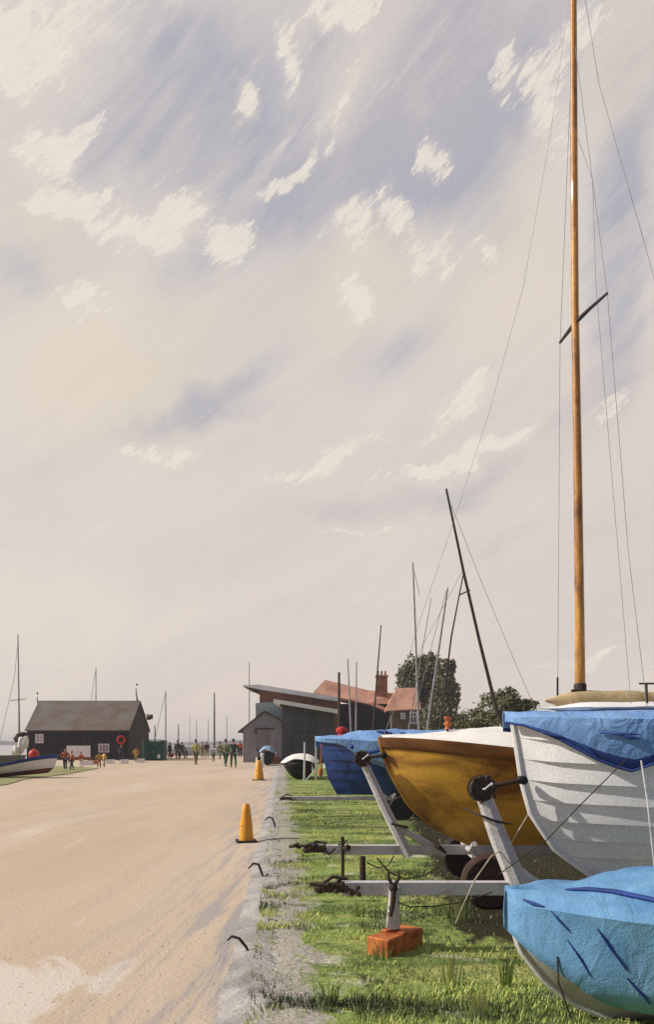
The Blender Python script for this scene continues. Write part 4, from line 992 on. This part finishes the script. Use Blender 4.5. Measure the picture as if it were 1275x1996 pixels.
# ------------------------------------------------------------------ people
def skin_mesh(name, verts, edges, sub=1):
    me = bpy.data.meshes.new(name); me.from_pydata([v[0] for v in verts], [], edges)
    o = bpy.data.objects.new(name, me); COL.objects.link(o)
    md = o.modifiers.new('s', 'SKIN'); md.use_smooth_shade = True
    for i, v in enumerate(verts):
        r = v[1]; me.skin_vertices[0].data[i].radius = r if isinstance(r, tuple) else (r, r)
    me.skin_vertices[0].data[0].use_root = True
    if sub: sb = o.modifiers.new('u', 'SUBSURF'); sb.levels = sub; sb.render_levels = sub
    dg = bpy.context.evaluated_depsgraph_get(); dg.update()
    out = bpy.data.meshes.new_from_object(o.evaluated_get(dg)); bpy.data.objects.remove(o); bpy.data.meshes.remove(me)
    out.name = name; out.polygons.foreach_set('use_smooth', [True]*len(out.polygons)); return out
def person_meshes(st, arm, bend=0):
    """st: stride 0..1, arm: list of two (elbow, wrist) offsets; faces -y, origin at the feet"""
    V = []; E = []
    def v(p, r, par=None):
        V.append((tuple(p), r)); i = len(V)-1
        if par is not None: E.append((par, i))
        return i
    pel = v((0,0,.95), (.15,.11)); sp = v((0,.0,1.12), (.13,.10), pel); ch = v((0,-.01,1.32), (.155,.11), sp); nk0 = v((0,0,1.47), .06, ch); nk = v((0,-.01,1.53), .052, nk0)
    jaw = v((0,-.03,1.585), (.062,.07), nk); hd = v((0,-.01,1.66), (.076,.092), jaw); v((0,.0,1.735), (.06,.07), hd)
    v((0,-.105,1.635), .012, jaw)
    J = {}
    for sg in (-1, 1):
        sh = v((sg*.17,0,1.41), .055, ch); e = arm[0 if sg < 0 else 1]
        el = v((sg*.22+e[0][0]*sg, e[0][1], 1.13+e[0][2]), .042, sh); w = v((sg*.23+e[1][0]*sg, e[1][1], .88+e[1][2]), .028, el)
        W = Vector(V[w][0]); D = (W-Vector(V[el][0])).normalized(); pm = v(W+D*.06, (.035,.018), w)
        for k, ln in enumerate((.055,.065,.06,.045)):
            b0 = W+D*.085+Vector((0,(k-1.5)*.019,0)); a = v(b0, .009, pm); c = v(b0+D*ln*.55+Vector((-sg*.006,0,0)), .008, a); v(b0+D*ln+Vector((-sg*.02,0,0)), .007, c)
        a = v(W+D*.045+Vector((-sg*.01,-.03,0)), .010, pm); v(W+D*.085+Vector((-sg*.015,-.042,0)), .009, a)
        J[sg] = (sh, el, w)
        hp = v((sg*.09,0,.90), .085, pel); f = sg*st
        kn = v((sg*.10, -f*.18-.02, .50), .058, hp); an = v((sg*.10, -f*.30+.05*st, .09+(.06*st if f < 0 else 0)), .038, kn); to = v((sg*.11, -f*.30-.12+.05*st, .035+(.02*st if f < 0 else 0)), (.042,.03), an)
        J[sg] += (hp, kn, an, to)
    body = skin_mesh('body', V, E)
    def sub(idx, ed, grow):
        mp = {}; vv = []
        for i in idx: mp[i] = len(vv); p, r = V[i]; r = r if isinstance(r, tuple) else (r, r); vv.append((p, (r[0]+grow, r[1]+grow)))
        return vv, [(mp[a], mp[b]) for a, b in ed]
    a_, e_ = [pel, sp, ch, nk0], [(pel,sp),(sp,ch),(ch,nk0)]
    for sg in (-1, 1): a_ += [J[sg][0], J[sg][1], J[sg][2]]; e_ += [(ch,J[sg][0]),(J[sg][0],J[sg][1]),(J[sg][1],J[sg][2])]
    vv, ee = sub(a_, e_, .024); vv[3] = (vv[3][0], (.07,.07)); 
    vv.append(((0,.01,.82), (.17,.13))); ee.append((0, len(vv)-1)); coat = skin_mesh('coat', vv, ee)
    a_, e_ = [pel], []
    for sg in (-1, 1): a_ += [J[sg][3], J[sg][4], J[sg][5]]; e_ += [(pel,J[sg][3]),(J[sg][3],J[sg][4]),(J[sg][4],J[sg][5])]
    vv, ee = sub(a_, e_, .018); trou = skin_mesh('trousers', vv, ee)
    sv = []; se = []
    shoes = []
    for sg in (-1, 1):
        an, to = Vector(V[J[sg][5]][0]), Vector(V[J[sg][6]][0]); shoes.append(skin_mesh('shoe', [(tuple(an-Vector((0,-.02,.03))), (.048,.045)), (tuple(to), (.05,.034)), (tuple(to+Vector((0,-.06,-.004))), (.035,.02))], [(0,1),(1,2)]))
    hair = skin_mesh('hair', [((0,.03,1.69), (.075,.075)), ((0,-.005,1.735), (.06,.065)), ((0,.06,1.62), (.055,.04))], [(0,1),(0,2)])
    return body, coat, trou, shoes, hair
POSES = [person_meshes(.8, [((0,.08,0),(0,.10,0)), ((0,-.05,0),(0,-.16,.03))]),
         person_meshes(.15, [((0,.02,0),(0,-.03,0)), ((0,.03,0),(0,-.02,0))]),
         person_meshes(.6, [((.05,.03,.0),(-.02,-.24,.2)), ((.03,.06,0),(.02,.05,0))]),
         person_meshes(1.1, [((.03,.12,.02),(.03,.16,.04)), ((.05,-.10,.03),(.02,-.26,.10))]),
         person_meshes(.35, [((.10,.05,.03),(-.06,-.06,.10)), ((.08,.0,.02),(.10,-.05,0))])]
CLONES = {}
def pm(mesh, m):
    k = (mesh.name, m.name)
    if k not in CLONES: c = mesh.copy(); c.materials.clear(); c.materials.append(m); CLONES[k] = c
    return CLONES[k]
def person(px, feet, hpx, pose, coat, trou, hair, label, rz=0, z0=ROAD, Y=None):
    c = G(px, feet, z0) if Y is None else Vector((P(px,0,Y).x, Y, z0)); h = hpx*c.y/F; s = max(.6, min(1.08, h/1.78))
    root = thing('person', label, 'person', c, 'people walking on the sandy road'); root.rotation_euler.z = rz+R.uniform(-.6,.6); root.scale = (s*1.12,s*1.12,s)
    pose = {0: 3 if int(px) % 2 else 0, 1: 4 if int(px) % 2 else 1, 2: 2}[pose]
    bd, ct, tr, sh, hr = POSES[pose]
    def pt_(n, me, m): o = bpy.data.objects.new(n, pm(me, m)); COL.objects.link(o); o.parent = root
    pt_('body', bd, M['skin']); pt_('coat', ct, coat); pt_('trousers', tr, trou)
    for x in sh: pt_('shoe', x, M['rubber'])
    pt_('hair', hr, hair); return root
HB, HD = cm(60,40,28), cm(26,20,20)
khaki, olive_, dgreen, dkbr, navyc, purp, orng, grn, must, rust = cm(150,140,88), cm(96,96,62), cm(44,72,44), cm(58,42,36), cm(32,34,62), cm(70,42,66), cm(205,84,40), cm(70,100,64), cm(196,146,52), cm(150,78,44)
person(331,1478,32,0, purp, navyc, HD, 'person in a purple coat holding a red bag, next to the green kiosk', 3.1)
person(346,1481,42,1, cm(66,62,44), cm(70,66,50), HD, 'person in a dark olive coat, right of the one with the red bag', .3)
person(355,1478,32,0, cm(74,66,54), dkbr, HB, 'person in a brown grey coat close behind the dark olive coat', 3.3)
person(363,1479,20,1, cm(88,84,62), cm(100,96,72), HD, 'small child in olive, alone between the two groups', 0)
person(382,1490,50,0, khaki, cm(86,82,56), HD, 'person in a pale khaki coat walking in front of the middle group', 3.0)
person(394,1476,30,1, cm(170,162,118), khaki, HB, 'person in cream khaki standing just behind the pale khaki coat', .2)
person(403,1477,32,2, dkbr, khaki, HD, 'person in a dark brown coat at the right of the middle group', 2.8)
person(416,1485,24,1, cm(132,128,92), cm(120,114,84), HB, 'child in grey khaki between the middle group and the green coats', 3.4)
person(429,1479,34,2, olive_, cm(110,112,80), HD, 'person in an olive coat at the left shoulder of the front pair', 3.1)
person(440,1494,54,0, cm(104,104,66), dgreen, HD, 'taller person in an olive coat, left of the front pair', 3.2)
person(455,1496,56,0, dgreen, cm(52,84,54), HD, 'person in a dark green coat, right of the front pair', 3.0)
person(468,1476,34,1, orng, HD, HD, 'person in an orange coat beside the grey gabled hut', 2.9)
person(127,1500,42,1, rust, navyc, HB, 'person in a rust brown coat at the bow of the white beached boat', .4)
person(140,1501,38,2, cm(160,86,52), navyc, HB, 'person in an orange brown coat, right of the rust brown coat', -.5)
person(158,1496,20,1, orng, M['cream'], HB, 'small child in orange and cream standing before the white board', .1)
person(193,1497,26,1, must, rust, HB, 'child in a mustard coat standing right of the white board', .4)
person(203,1494,18,2, cm(214,170,96), khaki, HB, 'toddler in pale yellow beside the child in mustard', 2.8)
person(236,1484,34,2, navyc, navyc, HB, 'person in navy standing under the red lifebuoy', .1)
person(265,1484,28,1, must, cm(180,150,80), HB, 'person in a mustard coat at the right corner of the black shed', -.3)
c = G(333,1478,ROAD); o = MB().blob(c+Vector((.12,-.3,.34)), (.26,.14,.22), 12).torus(c+Vector((.12,-.3,.58)), .12, .015, 'Y', 16, 6).build('bag', M['red']); tag(o, 'red bag carried by the person in purple', 'bag')

# ------------------------------------------------------------------ huts and houses, middle
def hut():
    Y = 66.0; root = thing('hut', 'small grey gabled hut beside the slate shed, end of the road', 'hut', (P(510,1480,Y).x, Y, ROAD))
    xl = P(474,0,Y).x; xr = P(549,0,Y).x; xa = P(516,0,Y).x; ze = P(0,1420,Y).z; zer = P(0,1406,Y).z; za = P(0,1388,Y).z
    b = MB(); b.prism([(xl,Y,ROAD),(xr,Y,ROAD),(xr,Y,zer),(xa,Y,za),(xl,Y,ze)], (0,5,0)); b.build('wall', M['shedg'], root, smooth=False)
    b = MB(); t = .16; y0 = Y-.22
    sl_ = (za-ze)/(xa-xl); xo = P(464,0,Y).x; zo = za-sl_*(xa-xo); sr = (za-zer)/(xr-xa); xq = xr+.25
    b.prism([(xo,y0,zo),(xa,y0,za),(xa,y0,za+t),(xo,y0,zo+t*.6)], (0,5.4,0)); b.prism([(xa+.002,y0,za),(xq,y0,za-sr*(xq-xa)),(xq,y0,za-sr*(xq-xa)+t*.6),(xa+.002,y0,za+t)], (0,5.4,0)); b.build('roof', M['trimd'], root, smooth=False)
    a = P(500,1421,Y); c = P(524,1470,Y); b = MB(); b.box(((a.x+c.x)/2,Y-.03,(a.z+ROAD)/2),(c.x-a.x,.06,a.z-ROAD)); d = b.build('door', cm(138,130,132), root)
    b = MB(); b.box(((a.x+c.x)/2+.2,Y-.08,a.z+.05),(c.x-a.x+.55,.1,.09)); b.box((a.x-.05,Y-.08,a.z-.2),(.12,.09,.42)); b.build('door_frame', M['trimd'], root)
    b = MB(); b.box((a.x+.06,Y-.09,1.05),(.1,.06,.35)); b.build('handle', M['trimd'], d)
hut()
def slate_shed():
    Y = 60.0; root = thing('shed', 'slate grey lean-to shed with a white sloping roof edge', 'shed', (P(600,1480,Y).x, Y, 0))
    xl = P(550,0,Y).x; xr = P(651,0,Y).x; zl = P(0,1368,Y).z; zr = P(0,1386,Y).z
    b = MB(); b.prism([(xl,Y,ROAD),(xr,Y,ROAD),(xr,Y,zr),(xl,Y,zl)], (0,6,0)); b.build('wall', M['shedd'], root, smooth=False)
    b = MB()
    for k in range(1, 14): x = lerp(xl, xr, k/14); b.box((x, Y-.012, (lerp(zl,zr,k/14)+ROAD)/2-.1), (.05,.024,lerp(zl,zr,k/14)-ROAD-.4))
    b.build('cover_boards', M['shedd'], root, smooth=False)
    xo = P(534,0,Y).x; xq = P(660,0,Y).x; z0 = P(0,1370,Y).z; z1 = P(0,1391,Y).z
    b = MB(); b.prism([(xo,Y-.45,z0),(xq,Y-.45,z1),(xq,Y-.45,z1+.32),(xo,Y-.45,z0+.30)], (0,7,0)); b.build('roof', M['roofw'], root, smooth=False)
    b = MB(); b.prism([(xo+.5,Y-.40,z0-.27),(xq-.25,Y-.40,z1-.22),(xq-.25,Y-.40,z1-.003),(xo+.5,Y-.40,z0-.003-.06)], (0,.36,0)); b.build('eaves_board', M['trimd'], root, smooth=False)
    b = MB(); a = P(580,1427,Y); b.box((a.x+.6,Y-.05,a.z),(1.7,.06,.07)); b.build('door_rail', M['trimd'], root)
slate_shed()
def long_roof():
    Y = 70.0; root = thing('workshop', 'red brown workshop under a long thin white sloping roof', 'workshop', (P(600,1480,Y).x, Y, ROAD))
    xl = P(506,0,Y).x; xr = P(662,0,Y).x; zt = P(0,1344,Y).z; zt2 = P(0,1368,Y).z
    b = MB(); b.prism([(xl,Y,ROAD),(xr,Y,ROAD),(xr,Y,zt2),(xl,Y,zt)], (0,7,0)); b.build('wall', M['redbr'], root, smooth=False)
    b = MB(); xo = P(474,0,Y).x; xq = P(664,0,Y).x; za = P(0,1338,Y).z; zb = P(0,1368,Y).z
    b.prism([(xo,Y-.5,za),(xl+.02,Y-.5,za-.27),(xq,Y-.5,zb),(xq,Y-.5,zb+.38),(xl,Y-.5,za+.16),(xo,Y-.5,za+.10)], (0,8,0)); b.build('roof', M['roofw'], root, smooth=False)
    b = MB(); b.prism([(xo+.05,Y-.46,za-.01),(xl,Y-.46,za-.75),(xl,Y-.46,za-.30)], (0,.4,0)); b.build('eaves_bracket', M['trimd'], root, smooth=False)
    b = MB(); b.prism([P(498,1372,Y-2.5).xzy.to_tuple() and P(498,1370,Y-2), P(552,1366,Y-2), (P(552,0,Y-2).x,Y-2,ROAD), (P(500,0,Y-2).x,Y-2,ROAD)], (0,1.9,0)); b.build('porch_wall', M['teal'], root, smooth=False)
long_roof()
def house():
    Y = 80.0; root = thing('house', 'terracotta roofed house with brick chimney behind the boats', 'house', (P(720,1480,Y).x, Y, ROAD))
    def px(x, y, Y_=Y): return P(x, y, Y_)
    # main block: ridge across the view, hipped at its left end
    Ye = Y-2.6; xl, xr = px(640,0).x, px(770,0).x
    zr = px(0,1343).z; ze = px(0,1372,Ye).z; xL = P(612,0,Y).x
    b = MB(); b.prism([(xl,Ye+.3,ROAD),(xr,Ye+.3,ROAD),(xr,Ye+.3,ze+.05),(xl,Ye+.3,ze+.05)], (0,5,0)); b.build('wall', M['house'], root, smooth=False)
    apex = Vector((P(634,0,Y).x, Y, P(0,1326,Y).z)); rr = Vector((P(716,0,Y).x, Y, P(0,1346,Y).z)); r3 = Vector((xr, Y, P(0,1352,Y).z))
    f0 = Vector((xL, Ye, P(0,1350,Ye).z)); f1 = Vector((P(716,0,Ye).x, Ye, P(0,1372,Ye).z)); f2 = Vector((P(768,0,Ye).x, Ye, P(0,1392,Ye).z))
    back = lambda v: Vector((v.x, 2*Y-v.y, v.z))
    b = MB(); V = [f0, f1, f2, r3, rr, apex, back(f0), back(f1), back(f2)]
    b.add(V, [(0,1,4,5),(1,2,3,4),(6,0,5),(6,5,4,7),(7,4,3,8),(2,8,3)]); rf = b.build('roof', M['tile'], root, smooth=False, solid=.16)
    b = MB(); c = P(744,1330,Y-.6); b.box((c.x,Y-.6,P(0,1340,Y).z),(1.15,.9,2.4)); b.box((c.x,Y-.6,P(0,1319,Y).z),(1.3,1.05,.16)); 
    ch = b.build('chimney', M['brick'], rf)
    for dx in (-.38,0,.38):
        b = MB(); b.lathe((c.x+dx,Y-.6,P(0,1318,Y).z), [(.13,0),(.10,.3),(.13,.5)], 10); b.build('chimney_pot', M['tile'], ch)
    # right wing, gable end turned to the right
    Yw = Y-4.5; b = MB(); x0, x1 = P(764,0,Yw).x, P(816,0,Yw).x; zw = P(0,1384,Yw).z
    b.prism([(x0,Yw+.2,ROAD),(x1,Yw+.2,ROAD),(x1,Yw+.2,zw),(x0,Yw+.2,zw)], (0,4.2,0)); b.build('wing_wall', M['olive'], root, smooth=False)
    b = MB(); A = [P(752,1386,Yw), P(820,1382,Yw), P(812,1341,Yw+2.2), P(774,1342,Yw+2.2), P(752,1386,Yw)+Vector((0,4.6,0)), P(820,1382,Yw)+Vector((0,4.6,0))]
    b.add(A, [(0,1,2,3),(1,5,2),(4,0,3),(5,4,3,2)]); b.build('wing_roof', M['tile'], root, smooth=False, solid=.14)
    for (u0, u1, v0, v1, nm) in ((800,812,1388,1409,1),(782,789,1390,1400,0)):
        a = P(u0,v1,Yw+.14); c = P(u1,v0,Yw+.14); q = MB(); w = c.x-a.x; h = c.z-a.z; cx, cz = (a.x+c.x)/2, (a.z+c.z)/2; y = Yw+.15
        q.box((cx,y,a.z),(w+.12,.1,.12)); q.box((cx,y,c.z),(w+.12,.1,.12)); q.box((a.x,y,cz),(.12,.1,h-.12)); q.box((c.x,y,cz),(.12,.1,h-.12)); q.box((cx,y,cz),(.09,.09,h-.12)); q.box((cx,y+.01,cz+h*.1),(w-.12,.07,.09))
        wn = q.build('window', M['white'], root); q = MB(); q.box((cx,y+.03,cz),(w-.12,.02,h-.12)); q.build('pane', M['glass'], wn)
house()
o = MB().tube([Vector((P(661,0,57).x,57,0)), P(661,1310,57)], [.13,.09], 8).build('pole', M['dark']); tag(o, 'stout dark pole at the right end of the slate shed', 'pole')
# small covered boat and floats by the hut
b_2 = G(538,1484,0); kc = copy_tree(kb); kc.name = 'covered_boat'; kc.location = (b_2.x, 56, .0); kc.scale = (.66,.7,1.25)
kc['label'] = 'small dark boat with a pale blue cover against the slate shed corner'; 
for ch in kc.children:
    ch.data = ch.data.copy(); ch.data.materials.clear(); ch.data.materials.append(cm(20,22,40) if ch.name.startswith('hull') else cm(140,165,190))
cq = P(532,1480,60)
o = thing('fish_crate', 'brown wooden crate carrying the heap of floats by the grey hut', 'crate', (cq.x, 60, ROAD))
MB().box((cq.x, 60, ROAD+.30), (1.05,.6,.56)).build('crate_body', M['redbr'], o)
for k in range(3): MB().box((cq.x, 59.68, ROAD+.12+k*.2), (1.1,.03,.12)).build('slat', M['brown'], o)
for i, (px, py, r, m, lb_) in enumerate(((520,1468,.22,'orange','orange float at the left of the heap by the kerb end'),(526,1466,.24,'red','red float second from left in the heap by the kerb end'),(532,1470,.24,'red','red float in the middle of the heap, in front of the dark covered boat'),(528,1474,.2,'orange','orange float lying lowest in the heap by the kerb end'),(535,1464,.17,'cream','small white float on top of the heap by the kerb end'),(544,1479,.22,'red','dull red float at the right of the heap by the kerb end'))):
    q = P(px, py, 60); q.z = max(ROAD+r+(.56 if i < 5 else 0), q.z-.15); q.y += .25*(i%2); o = MB().blob(q, r, 12).lathe(q+Vector((0,0,r*.9)), [(.05,0),(.05,.09),(.02,.1)], 8).build('float', M[m]); tag(o, lb_, 'float', 'fishing floats heaped by the hut')
for px, py, h in ((502,1470,.7),(511,1466,1.0)):
    c = P(px, 1480, 52); o = MB().lathe(Vector((c.x,52,ROAD)), [(.12,0),(.11,h*.8),(.12,h*.82),(.12,h*.95),(.06,h)], 10).build('bollard', M['white']); tag(o, '%s white bollard in front of the grey hut' % ('short' if h < .9 else 'taller'), 'bollard', 'white bollards in front of the grey hut')
o = MB()
for i in range(260):
    c = P(505+R.uniform(-9,9), 1478, 56); a = R.uniform(0,6.28); o.add([c+Vector((0,0,0)), c+Vector((.06,0,0)), Vector((c.x+.2*math.cos(a), c.y+.2*math.sin(a), .1+R.random()*.45))], [(0,1,2)], i % 2)
tag(o.build('shrub', [M['g2'], M['g3']], smooth=False, fix=False), 'low green shrub at the foot of the grey hut', 'shrub')
o = MB().blob(P(666,1423,17), (.13,.12,.08), 12, lump=.3).lathe(P(666,1423,17)-Vector((0,0,.17)), [(.1,0),(.08,.1)], 8).build('buoy', M['red']); tag(o, 'red buoy lying on the light blue cover of the blue boat', 'buoy')
o.location = o.location  # rests at the far side of the cover

# ------------------------------------------------------------------ dinghies whose masts rise behind the boats
def dinghy(Y, base, top, m, r, label, mid=None, stay=None, cov='cream'):
    p0 = P(*base, Y); bx = p0.x; root = thing('sailing_dinghy', label, 'dinghy', (bx, Y, 0), 'laid up dinghies with bare masts')
    b = MB(); pt, T, ss, hf = boat_hull(b, (bx-1.1, Y, 0), 3.9, .75, lambda t: tab(t, [(0,.6),(.5,.15),(1,0)]), lambda s: .72, .12, ns=14, nt=8); b.build('hull', cm(200,196,190), root)
    b = MB(); cover(b, pt, T, ss, lambda s: .72, lambda s: .02+.3*sst(0,.3,s), lambda s, sg: .15, wr=.03); b.build('cover', M[cov], root, fix=False, solid=.01)
    foot = p0.copy(); t_ = P(*top, Y); d = (t_-p0); foot = p0+d*((.7-p0.z)/d.z)
    pts = [foot]+([P(*mid, Y)] if mid else [])+[t_]
    if len(pts) == 2: pts = [foot, foot.lerp(t_, .5), t_]
    b = MB(); b.tube(pts, [r, r*.8, r*.55], 8); ms = b.build('mast', M[m], root)
    if stay: wire(root, [P(*stay[0], Y), P(*stay[1], Y)], .009, 'mastg')
dinghy(26, (816,1400), (805,1097), 'mastg', .045, 'dinghy whose straight grey mast is second tallest behind the ochre boat', stay=((808,1115),(818,1160)))
dinghy(24, (836,1400), (873,1145), 'mastg', .045, 'dinghy whose grey mast leans right above the ochre boat, in front of the tree', stay=((870,1150),(805,1400)))
dinghy(28, (862,1400), (903,1120), 'mastd', .040, 'dinghy whose thin dark mast leans right just left of the leaning black mast', mid=(880,1240))
dinghy(27, (800,1400), (841,1165), 'mastg', .022, 'dinghy with the thinnest grey mast, shortest of those by the tree')
dinghy(31, (727,1425), (743,1218), 'mastd', .040, 'dinghy whose slender dark mast stands by the brick chimney', mid=(735,1320), cov='skyblue')
dinghy(33, (684,1420), (678,1284), 'mastg', .045, 'dinghy whose short grey mast stands just right of the dark pole')
dinghy(35, (694,1420), (695,1290), 'mastg', .045, 'dinghy whose short grey mast stands second from the dark pole')

# ------------------------------------------------------------------ moored boats out on the water
def moored(px, top, Y, r, m, label, stay=None, L_=7, yard=None):
    x = P(px,0,Y).x; root = thing('sailing_boat', label, 'sailing boat', (x, Y, -.35), 'sailing boats with bare masts')
    b = MB(); boat_hull(b, (x-L_*.42, Y, 0), L_, L_*.15, lambda t: tab(t, [(0,.9),(.5,.3),(1,0)]), lambda s: .62+.2*(1-s)**2, -.45, ns=12, nt=6); b.build('hull', cm(205,200,196), root)
    b = MB(); b.box((x+L_*.06, Y, .72), (L_*.28, L_*.13, .36)); b.build('cabin', M['cream'], root)
    b = MB(); b.tube([(x,Y,.5), P(px,(top+1440)/2,Y), P(px,top,Y)], [r,r*.85,r*.6], 6); b.build('mast', M[m], root)
    if stay: wire(root, [P(px,top+4,Y), P(stay,1440,Y)], r*.4, m)
for a in [(187,1300,112,.09,'mastg','moored boat whose mast rises behind the black shed roof',165),
          (323,1345,108,.10,'mastg','moored boat with mast and slanting stay just right of the green kiosk',302),
          (418,1350,104,.12,'mastd','moored boat with the darkest mast, above the walking people'),
          (486,1290,116,.09,'mastg','moored boat with the tallest pale mast, left of the workshop roof tip'),
          (302,1412,150,.14,'mastd','moored boat with a stubby dark mast behind the green kiosk'),
          (348,1411,170,.14,'mastd','moored boat with a short dark mast above the dark olive coat'),
          (370,1392,190,.08,'mastg','moored boat with a faint thin mast between the walking groups'),
          (383,1402,185,.11,'mastg','moored boat with a short grey mast above the pale khaki coat'),
          (406,1400,180,.10,'mastg','moored boat with a short thin mast left of the darkest mast'),
          (442,1392,175,.10,'mastg','moored boat with a faint mast above the front pair of walkers')]:
    moored(*a[:6], stay=a[6] if len(a) > 6 else None, L_=7 if a[2] < 140 else 9)

# ------------------------------------------------------------------ trees
def tree(label, Y, lobes, nleaf, ls, mats, trunk, name='tree', gap=.20):
    x, z0 = trunk[0], ROAD; root = thing(name, label, 'tree' if name == 'tree' else 'bush', (P(x,0,Y).x, Y, ROAD))
    b = MB(); t = Vector((P(x,0,Y).x, Y, ROAD)); tops = [P(l[0], l[1], Y+l[4] if len(l) > 4 else Y) for l in lobes]
    zc = min(p.z for p in tops); fork = t+Vector((.1,0,max(.4, (zc-ROAD)*.5)))
    b.tube([t, t.lerp(fork, .5), fork], [trunk[1], trunk[1]*.8, trunk[1]*.6], 8)
    for p in tops: b.tube([fork, fork.lerp(p, .5)+Vector((.1,.1,.1)), p], [trunk[1]*.5, trunk[1]*.3, trunk[1]*.1], 6)
    b.build('trunk', M['bark'], root)
    b = MB(); k = Y/F; A = sum(l[2]*l[3] for l in lobes)
    for l in lobes:
        c = P(l[0], l[1], Y); c.y += l[4] if len(l) > 4 else 0; rx, rz = l[2]*k, l[3]*k; ry = min(rx*1.0, 3.2)
        n = int(nleaf*l[2]*l[3]/A)
        for i in range(n):
            while True:
                d = Vector((R.uniform(-1,1), R.uniform(-1,1), R.uniform(-1,1)))
                if .2 < d.length < 1: break
            d = d.normalized()*(d.length**.45)
            q = 1+.34*noise.noise(d*2.6+Vector((l[0],0,0)))+.22*noise.noise(d*7)
            if R.random() < .015: q *= 1.12
            p = c+Vector((d.x*rx, d.y*ry, d.z*rz))*q
            g = noise.noise(p*(2.0/ (rx+.5)))+R.uniform(-.25,.25)
            if noise.noise(p*(3.2/(rx+.3))+Vector((5,5,5))) > gap: continue
            mi = 0 if g < .02 else 1 if g < .35 else 2
            if R.random() < .03: mi = 3
            a = Vector((R.gauss(0,1), R.gauss(0,1), R.gauss(0,1))).normalized(); e = a.cross(Vector((R.gauss(0,1), R.gauss(0,1), R.gauss(0,1)))).normalized()
            s1 = ls*R.uniform(.6,1.3); o0 = len(b.v); b.v += [p-a*s1, p+e*s1*.45, p+a*s1, p-e*s1*.45]; b.f.append((o0,o0+1,o0+2,o0+3)); b.m.append(mi)
    b.build('crown', [M[x_] for x_ in mats], root, smooth=False, fix=False)
tree('dark broad tree behind the right wing of the terracotta house', 92, [(812,1328,34,46),(800,1372,26,40,1),(838,1318,22,40,-1),(826,1385,34,40,0),(790,1322,16,22),(828,1296,20,18)], 12000, .26, ('leafd','leafm','leafm','leafb'), (820,.35))
tree('narrower dark tree with a ragged right edge, nearer the leaning black mast', 88, [(868,1325,18,38),(866,1375,26,46,1),(876,1300,12,16),(882,1352,14,26),(850,1400,30,26),(880,1405,26,18)], 9000, .24, ('leafm','leafm','leafl','leafb'), (862,.3))
tree('low spreading olive bush between the ochre boat and the tall mast', 40, [(975,1378,42,30),(935,1400,36,22,1),(1010,1385,32,24),(985,1405,60,18),(1032,1372,18,9),(915,1412,26,12),(990,1352,18,14)], 13000, .09, ('leafm','leafm','leafl','leafl'), (975,.14), 'bush', .12)
SC.cycles.max_bounces = 6; SC.cycles.volume_bounces = 0
SC.cycles.use_denoising = True
